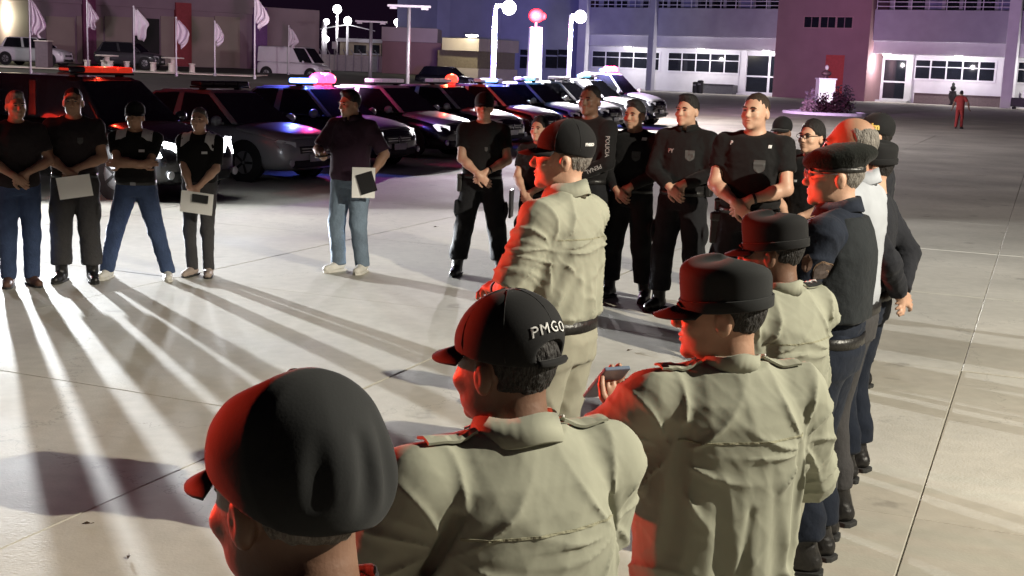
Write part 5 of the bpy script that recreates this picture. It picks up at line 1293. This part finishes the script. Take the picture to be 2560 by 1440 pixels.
p10 = person('p10', 'dark haired officer in long black sleeves with a thigh holster, beside the lettered sleeve', 1590, 252, feet=(1560, 748), yaw=-26, head=(-8, 2, 0), sk=SK_M, top='long', topm=K_TEE, bot='cargo', botm=K_BLACK, hair=(HAIR_K, 'thick'), stance=.17, bulk=1.04, seed=10, **FAR, **clasp(.99, .05))
p11 = person('p11', 'young officer with black hair and open collared black shirt, hands overlapped', 1722, 238, feet=(1690, 778), yaw=-24, head=(-14, 0, 0), sk=SK_L, top='long', topm=K_TEE, bot='cargo', botm=K_BLACK, hair=(HAIR_K, 'thick'), stance=.16, bulk=1.05, seed=11, collar='fold', **FAR, **clasp(1.03, .045))
p12 = person('p12', 'big officer in tight black tee with bare forearms and a wristwatch', 1893, 233, D=9.5, yaw=-24, head=(-14, -2, 0), sk=SK_L, top='tee', topm=K_TEE, bot='cargo', botm=K_BLACK, hair=(HAIR_B, 'crop'), stance=.17, bulk=1.16, seed=12, hc=.011, hb=.016, hh=.0065, hhand=.0055, **clasp(1.03, .03, bare=True))
w_ = p12['arms'][1][2]; e_ = p12['arms'][1][1]; MB().tube([Vector(w_ + (e_ - w_) * q) for q in (.10, .17)], .037, 14).build('watch', WATCH, p12['root'])
for P, x in ((p10, .075), (p11, .075), (p12, .08)): patch(P, 'chest_badge', (x, -.35, 1.28), .075, .085, PRINT_D, 'shield', (1, -.15, 0), (0, 0, 1), (0, 1, 0))
lettering(p11, 'PY', .045, (-.085, -.35, 1.31), mat('print_mid', (.3, .3, .3), .7), (1, -.1, 0), (0, 0, 1), (0, 1, 0), .0015)
lettering(p12, 'P', .035, (-.13, -.35, 1.42), PRINT, (1, 0, 0), (0, 0, 1), (0, 1, 0), .001)
patch(p12, 'shoulder_tab', (.13, -.3, 1.41), .02, .02, PRINT); patch(p10, 'shoulder_tab', (.12, -.3, 1.43), .04, .025, PRINT)
for P in (p10, p12):
    pouch(P, (-.205, -.01, .84), (.07, .14, .20), name='holster'); pouch(P, (-.20, -.01, 1.0), (.05, .1, .08), name='belt_pouch')
pouch(p11, (.215, .0, 1.0), (.05, .09, .09), name='belt_pouch')
p23 = person('p23', 'dark clothed person in black cap almost hidden behind the big officer', 1956, 294, D=11.6, yaw=-30, sk=SK_D, top='long', topm=K_TEE, bot='cargo', botm=K_BLACK, gear='ball', bulk=.98, seed=23, **FAR)
p13 = person('p13', 'woman with tied black hair and glasses beside the big officer', 2033, 301, D=9.7, yaw=-42, head=(-6, 0, 0), sk=SK_L, top='polo', topm=K_TEE, bot='cargo', botm=K_BLACK, hair=(HAIR_K, 'woman'), bulk=.93, seed=13, hc=.011, hb=.016, hh=.006, hhand=.0055, **clasp(1.0, .03, bare=True))
gl = MB()
for s in (-1, 1): gl.tube([Vector(p13['hpt']((s * .033 + .023 * math.cos(a), -.112, 1.634 + .017 * math.sin(a)))) for a in [k * math.pi / 6 for k in range(13)]], .0022, 5, False); gl.tube([Vector(p13['hpt'](q)) for q in ((s * .056, -.11, 1.638), (s * .084, .0, 1.64))], .0022, 5)
gl.tube([Vector(p13['hpt'](q)) for q in ((-.01, -.114, 1.638), (.01, -.114, 1.638))], .0022, 5); gl.build('glasses', metal_k, p13['root'])
for x in (-.075, -.04): patch(p13, 'chest_label', (x, -.3, 1.30), .022, .016, PRINT)
p15 = person('p15', 'man in black cap with yellow lettering at the back of the right hand group', 2190, 287, D=8.5, yaw=-118, head=(20, 0, 0), sk=SK_L, top='long', topm=K_CHAR, bot='cargo', botm=K_BLACK, gear='ball', hair=(HAIR_K, 'crop'), bulk=1.1, seed=15, hc=.012, hb=.017, hh=.007)
lettering(p15, 'Um', .05, p15['hpt']((.02, .0, 1.69)), GOLD, p15['Hm'] @ (.3, 1, 0), p15['Hm'] @ (0, 0, 1), p15['Hm'] @ (-1, .3, 0), .003, p15['capF'], p15['cap'], .004)
lettering(p15, 'V', .05, p15['hpt']((.03, -.09, 1.70)), GOLD, p15['Hm'] @ (.8, .6, 0), p15['Hm'] @ (0, 0, 1), p15['Hm'] @ (-.6, .8, 0), .002, p15['capF'], p15['cap'], .004)
for z in (1.18, 1.3): patch(p15, 'reflective_tab', (-.12, .3, z), .022, .07, PRINT, 'rect', (1, 0, 0), (0, 0, 1), (0, -1, 0))
p14 = person('p14', 'balding grey haired man in a white shirt behind the beret', 2144, 294, D=5.75, hoff=(0, -.02, 0), yaw=-122, head=(8, 0, 0), sk=SK_M, top='polo', topm=K_WHITE, bot='jeans', botm=K_GREY, hair=(HAIR_G, 'bald'), bulk=1.03, seed=14, collar='fold', hc=.011, hb=.016, hh=.006, fold=.008, **clasp(1.05, .05))
p16 = person('p16', 'officer in dark soft cap with hands clasped behind his back beside the beret', 2184, 350, D=6.6, yaw=-120, head=(18, 0, 0), sk=SK_L, top='long', topm=K_CHAR, bot='cargo', botm=K_NAVY, gear='patrol', gearm=CAPM, hair=(HAIR_K, 'crop'), bulk=1.1, seed=16, hc=.010, hb=.015, hh=.006, stance=.12,
    R=dict(w=(-.06, .19, .99), d=(.8, .35, -.4), n=(0, 1, .2), side=-1, curl=.5, pole=(-1, .5, 0)), L=dict(w=(.05, .21, 1.0), d=(-.8, .35, -.4), n=(0, 1, .2), side=1, curl=.5, pole=(1, .5, 0)))
p17 = person('p17', 'officer in black beret and navy uniform with dark vest and sleeve patches', 2097, 354, D=5.3, yaw=-118, head=(22, 2, 0), sk=SK_L, top='long', topm=K_NAVY, bot='cargo', botm=K_NAVY, gear='beret', gearm=BERET, hair=(HAIR_G, 'short'), bulk=1.18, seed=17, hc=.009, hb=.014, hh=.0055, fold=.014, collar='fold', belly=.02, **clasp(1.0, .05))
V17 = Fld(); V17.loft([(1.06, .20 * 1.1, .158 * 1.13, 0, 0), (1.2, .205 * 1.1, .162 * 1.1, 0, 0), (1.33, .200 * 1.1, .158 * 1.1, 0, .006), (1.42, .165 * 1.1, .132 * 1.12, 0, .014), (1.475, .125 * 1.1, .105 * 1.1, 0, .02)], .02, 2.5)
for s in (-1, 1): V17.rc((s * .255, .0, 1.30), (s * .235, .0, 1.50), .075, .075, .02, 's')
V17.cut((0, -.45, .89), (0, 0, 1.478), .01); V17.disp(folds(71, .010, 20)); v, f = V17.mesh(.009); vest = np_obj('vest', v, f, VESTM, p17['root'])
S, E, Wp, _ = p17['arms'][1]
patch(p17, 'sleeve_patch', S + (0, -.025, -.10), .040, .068, mat('patch_brown', (.09, .05, .035), .8), 'oval', (0, 1, 0), (0, 0, 1), (-1, 0, 0))
patch(p17, 'sleeve_patch', S + (0, .03, -.125), .062, .070, mat('patch_rim', (.17, .11, .07), .8), 'arch', (0, 1, 0), (0, 0, 1), (-1, 0, 0)); patch(p17, 'sleeve_patch', S + (0, .03, -.128), .054, .062, mat('patch_olive', (.05, .035, .03), .8), 'arch', (0, 1, 0), (0, 0, 1), (-1, 0, 0), .008)
gl = MB()
for s in (-1, 1): gl.tube([Vector(p17['hpt']((s * .033 + .023 * math.cos(a), -.112, 1.634 + .017 * math.sin(a)))) for a in [k * math.pi / 6 for k in range(13)]], .002, 5, False); gl.tube([Vector(p17['hpt'](q)) for q in ((s * .056, -.11, 1.638), (s * .086, .0, 1.64))], .002, 5)
gl.build('glasses', metal_g, p17['root'])
# --- speaker and the near row in khaki
def groove(x0, z0, x1, z1, r0=.012, r1=.02, y=.158, op='s', k=.03): return ((x0, y, z0), (x1, y, z1), r0, r1, k, op)
P_EXTRA['p8'] = [groove(-.06, 1.28, -.08, 1.05, .010, .018, .160), groove(.05, 1.22, .03, 1.04, .008, .016, .162), ((.14, .13, 1.33), (.20, .10, 1.12), .012, .018, .03, 's'), ((.10, .15, 1.20), (.17, .12, 1.03), .01, .016, .03, 's')]
p8 = person('p8', 'khaki uniformed speaker in black cap standing alone inside the circle', 1412, 306, D=5.2, yaw=-122, head=(28, 0, 0), sk=SK_L, top='khaki', topm=K_KHAKI, bot='khaki', botm=K_KHAKI_T, gear='ball', hair=(HAIR_G, 'crop'), stance=.10, bulk=1.0, seed=8, hc=.010, hv=.0065, hb=.014, hh=.005, fold=.016, collar='fold',
    L=dict(w=(.075, -.225, 1.10), d=(-.6, -.75, .1), n=(.3, -.2, 1), side=1, curl=.8, pole=(.9, .5, -.4), bare=True, sleeve=.98), R=dict(w=(-.06, -.245, 1.08), d=(.7, -.6, .1), n=(-.3, -.3, .9), side=1, curl=.7, pole=(-.9, .5, -.4), bare=True, sleeve=.98))
w_ = p8['arms'][1][2]; e_ = p8['arms'][1][1]; MB().tube([Vector(w_ + (e_ - w_) * q) for q in (.08, .18)], .037, 14).build('watch', WATCH, p8['root'])
lettering(p8, 'PMGO', .015, p8['hpt']((.045, .085, 1.685)), PRINT, p8['Hm'] @ (-.75, .65, 0), p8['Hm'] @ (0, 0, 1), p8['Hm'] @ (-.65, -.75, 0), .001, p8['capF'], p8['cap'], .003)
P_EXTRA['p18'] = [((.15, .13, 1.32), (.19, .10, 1.08), .014, .022, .035, 's'), ((.20, .03, 1.30), (.24, .0, 1.18), .01, .014, .02, 's'), groove(-.05, 1.2, -.08, 1.0, .01, .016)]
p18 = person('p18', 'khaki officer with three stars on a dark shoulder slide', 1950, 532, D=4.15, yaw=-142, head=(26, 6, 0), sk=SK_D, top='khaki', topm=K_KHAKI, bot='khaki', botm=K_KHAKI_T, gear='patrol', gearm=CAPM, hair=(HAIR_K, 'crop'), bulk=1.19, seed=18, hc=.012, hv=.0065, hb=.014, hh=.005, fold=.016, collar='stand', **clasp(1.03, .06, sleeve=1.1, bare=True))
epaulette(p18, 1, K_KHAKI, True); epaulette(p18, -1, K_KHAKI, True)
S, E, Wp, _ = p18['arms'][1]; q = S + (E - S) * .5; patch(p18, 'sleeve_patch', q, .07, .085, mat('patch_brown', (.16, .09, .06), .8), 'shield', (0, 1, 0), (0, 0, 1), (-1, 0, 0))
patch(p18, 'hat_tag', (0, 0, 0), .001, .001, PRINT) if False else None
P_EXTRA['p19'] = [groove(-.070, 1.27, -.120, .96, .012, .045, .180, 's', .018), groove(.085, 1.24, .045, .96, .008, .036, .176, 's', .02), groove(-.01, 1.16, .0, .96, .004, .014, .164, 's', .02), groove(-.165, 1.30, -.175, 1.0, .012, .026, .125, 's', .02), groove(.16, 1.36, .185, 1.05, .014, .024, .125, 's', .02),
    groove(.02, 1.24, -.035, .98, .010, .020, .136, 'u', .03), ((.225, -.01, 1.26), (.20, .05, 1.17), .014, .010, .02, 'u'), ((.23, .03, 1.20), (.21, -.05, 1.12), .012, .010, .02, 'u'), ((-.23, .03, 1.22), (-.21, -.05, 1.12), .014, .010, .02, 'u')]
p19 = person('p19', 'khaki officer in black peaked patrol cap holding up a phone', 1830, 645, D=2.98, yaw=-162, head=(58, 4, 0), sk=SK_M, top='khaki', topm=K_KHAKI, bot='khaki', botm=K_KHAKI_T, gear='patrol', gearm=CAPG, hair=(HAIR_K, 'short'), bulk=1.15, seed=19, hc=.013, hv=.0055, hb=.014, hh=.0045, fold=.014, collar='stand', capk=1, hem_=.90,
    R=dict(w=(-.16, -.25, 1.06), d=(.5, -.8, .0), n=(0, -.3, -1), side=1, curl=.6, pole=(-1, .3, -.6), sleeve=2.0), L=dict(w=(.15, -.29, 1.28), d=(-.1, -.75, .6), n=(.3, -.5, -.8), side=1, curl=.7, pole=(1, .4, -.7), sleeve=2.0))
epaulette(p19, 1, K_KHAKI); epaulette(p19, -1, K_KHAKI)
held(p19, 'mobile_phone', 'blue grey phone held up in front of the patrol capped officer', 'phone', (.16, -.385, 1.355), (.075, .155, .011), (42, 0, 6), mat('phone_bluegrey', (.12, .17, .24), .3, var=0))
P_EXTRA['p20'] = [groove(.06, 1.12, .10, .98, .008, .016), groove(-.10, 1.13, -.13, .98, .008, .016), ((.17, .11, 1.37), (.20, .06, 1.25), .010, .014, .025, 's'), ((-.17, .11, 1.36), (-.20, .07, 1.22), .008, .012, .025, 's')]
p20 = person('p20', 'khaki officer seen from behind in black cap lettered in white across its back', 1288, 740, D=2.33, yaw=-150, head=(22, 6, 0), sk=SK_D, top='khaki', topm=K_KHAKI, bot='khaki', botm=K_KHAKI_T, gear='ball', hair=(HAIR_K, 'short'), bulk=1.22, seed=20, hc=.014, hv=.0055, hb=.014, hh=.0045, fold=.010, collar='fold', capk=2, hem_=.93, **clasp(1.05, .06, sleeve=.72))
epaulette(p20, 1, K_KHAKI); epaulette(p20, -1, K_KHAKI)
lettering(p20, 'PMGO', .029, p20['hpt']((.008, .1, 1.705)), PRINT, p20['Hm'] @ (-1, 0, 0), p20['Hm'] @ (0, -.15, 1), p20['Hm'] @ (0, -1, -.12), .0, p20['capF'], p20['cap'], .003, bend=3.0, space=1.2)
for P in (p19, p20, p8, p18):
    vs, fs = gridpatch(.34, .005, 24, 1); wrap(P, 'yoke_seam', vs, fs, (0, .3, 1.335), (1, 0, 0), (0, 0, 1), (0, -1, 0), cloth('khaki_seam', (.26, .255, .18)), .0022, thick=.002)
p21 = person('p21', 'nearest man at the bottom edge in a soft charcoal cap with grey hair', 768, 956, D=1.42, yaw=-152, head=(20, 10, 0), sk=SK_D, top='polo', topm=K_DARK, bot='cargo', botm=K_BLACK, gear='ball', capk=3, gearm=CAPG, hair=(HAIR_G, 'short'), bulk=1.1, seed=21, hc=.016, hb=.015, hh=.004, collar='fold', **clasp(1.0, .05))
# --- distant man crossing the plaza
p22 = person('p22', 'distant man in red walking alone across the plaza at right', 2405, 226, feet=(2404, 322), yaw=150, sk=SK_D, top='loose', topm=K_RED, bot='jeans', botm=K_RED, shoe='shoe', shoem=LEA, hair=(HAIR_K, 'crop'), stance=.10, step=.12, seed=22, hc=.02, hb=.02, hh=.012, hhand=.009, face=False, L=dict(w=(.36, -.1, .92), d=(.3, -.3, -.8)), R=dict(w=(-.38, -.05, .95), d=(-.3, -.3, -.8)))
# --- litter on the concrete
leafm = mat('dry_leaf', (.06, .035, .02), .9, var=.2)
for (u, v, lab) in ((215, 1312, 'crumpled dry leaf on the slab joint at lower left'), (322, 1397, 'small dark scrap on the concrete at the bottom left'), (1088, 568, 'tiny dark scrap on the concrete behind the speaker'), (1572, 878, 'small flat twig on the concrete near the khaki cap')):
    g = G(u, v); o = thing('dry_leaf', lab, 'leaf', (g.x, g.y, .002), random.uniform(0, 6), 'scraps of litter on the plaza')
    s = .022 if u < 400 else .03
    vs = [(0, -s, .004), (s * .4, -s * .2, .012), (s * .15, s * .9, .003), (-s * .35, s * .1, .014), (0, 0, .002)]
    mesh_obj('blade', vs, [(0, 1, 4), (1, 2, 4), (2, 3, 4), (3, 0, 4)], leafm, o); MB().tube([(0, -s, .004), (0, -s * 1.6, .006)], .0015, 5).build('stalk', leafm, o)
# ================================================================== floodlight mast behind the camera (lights the near men's backs and the ground at right)
FLP = Vector((7.2, 2.7, 0)); FZ = 5.3
FD = Vector((-.848, .530, 0)); FQ = Matrix((Vector((FD.y, -FD.x, 0)), FD, Vector((0, 0, 1)))).transposed()
fm = thing('floodlight_mast', 'floodlight mast standing behind and right of the viewer', 'lamp post', FLP)
MB().tube([(0, 0, 0), (0, 0, .3)], .2, 12).build('base', metal_g, fm); MB().tube([(0, 0, .3), (0, 0, FZ + .2)], [.11, .07], 12).build('pole', metal_g, fm, smooth=True)
hd = MB().box(FD * .25 + Vector((0, 0, FZ + .12)), (.5, .55, .10), FQ).build('lamp_head', metal_g, fm, bevel=.02)
MB().box(FD * 1.4 + Vector((0, 0, FZ - .122)), (3.6, .02, .46), FQ).build('visor', metal_k, hd)  # unseen plate added to cut the floodlight off the far men
beam_pattern(lamp('floodlight', 'SPOT', FLP + FD * .40 + Vector((0, 0, FZ)), 6600, (1, .925, .76), .03, aim=FD * .8 + Vector((.1, 0, -.62)), cone=165, blend=.4), .42, 1.2, .1, .0)
# spots added above the roof bars to tint the building walls
def tint_beam(i, col, pw, tgt, cone, zs=1.0, y=0.0):
    p = nose(i) + HD * -1.6 + LT * y + Vector((0, 0, 1.53 * zs + .55))
    lamp('roof_bar_beam', 'SPOT', p, pw, col, .3, aim=Vector(tgt) - p, cone=cone, blend=1.0)
tint_beam(5, (.22, .15, 1), 60000, wing_pt(1330, 60, 0), 22)
tint_beam(8, (.46, .40, 1), 42000, A0 + FE * -2 + Vector((0, 0, 6)), 34, 1.1)
tint_beam(9, (1, .32, .42), 17000, A0 + FE * 10 + Vector((0, 0, 6)), 24, 1.22, .3)
tint_beam(9, (.72, .32, .9), 42000, A0 + FE * 22 + Vector((0, 0, 6)), 30, 1.22, -.5)
tint_beam(2, (.65, .34, .55), 36000, hpt(500, 60)[0], 46, 1.0, .4)
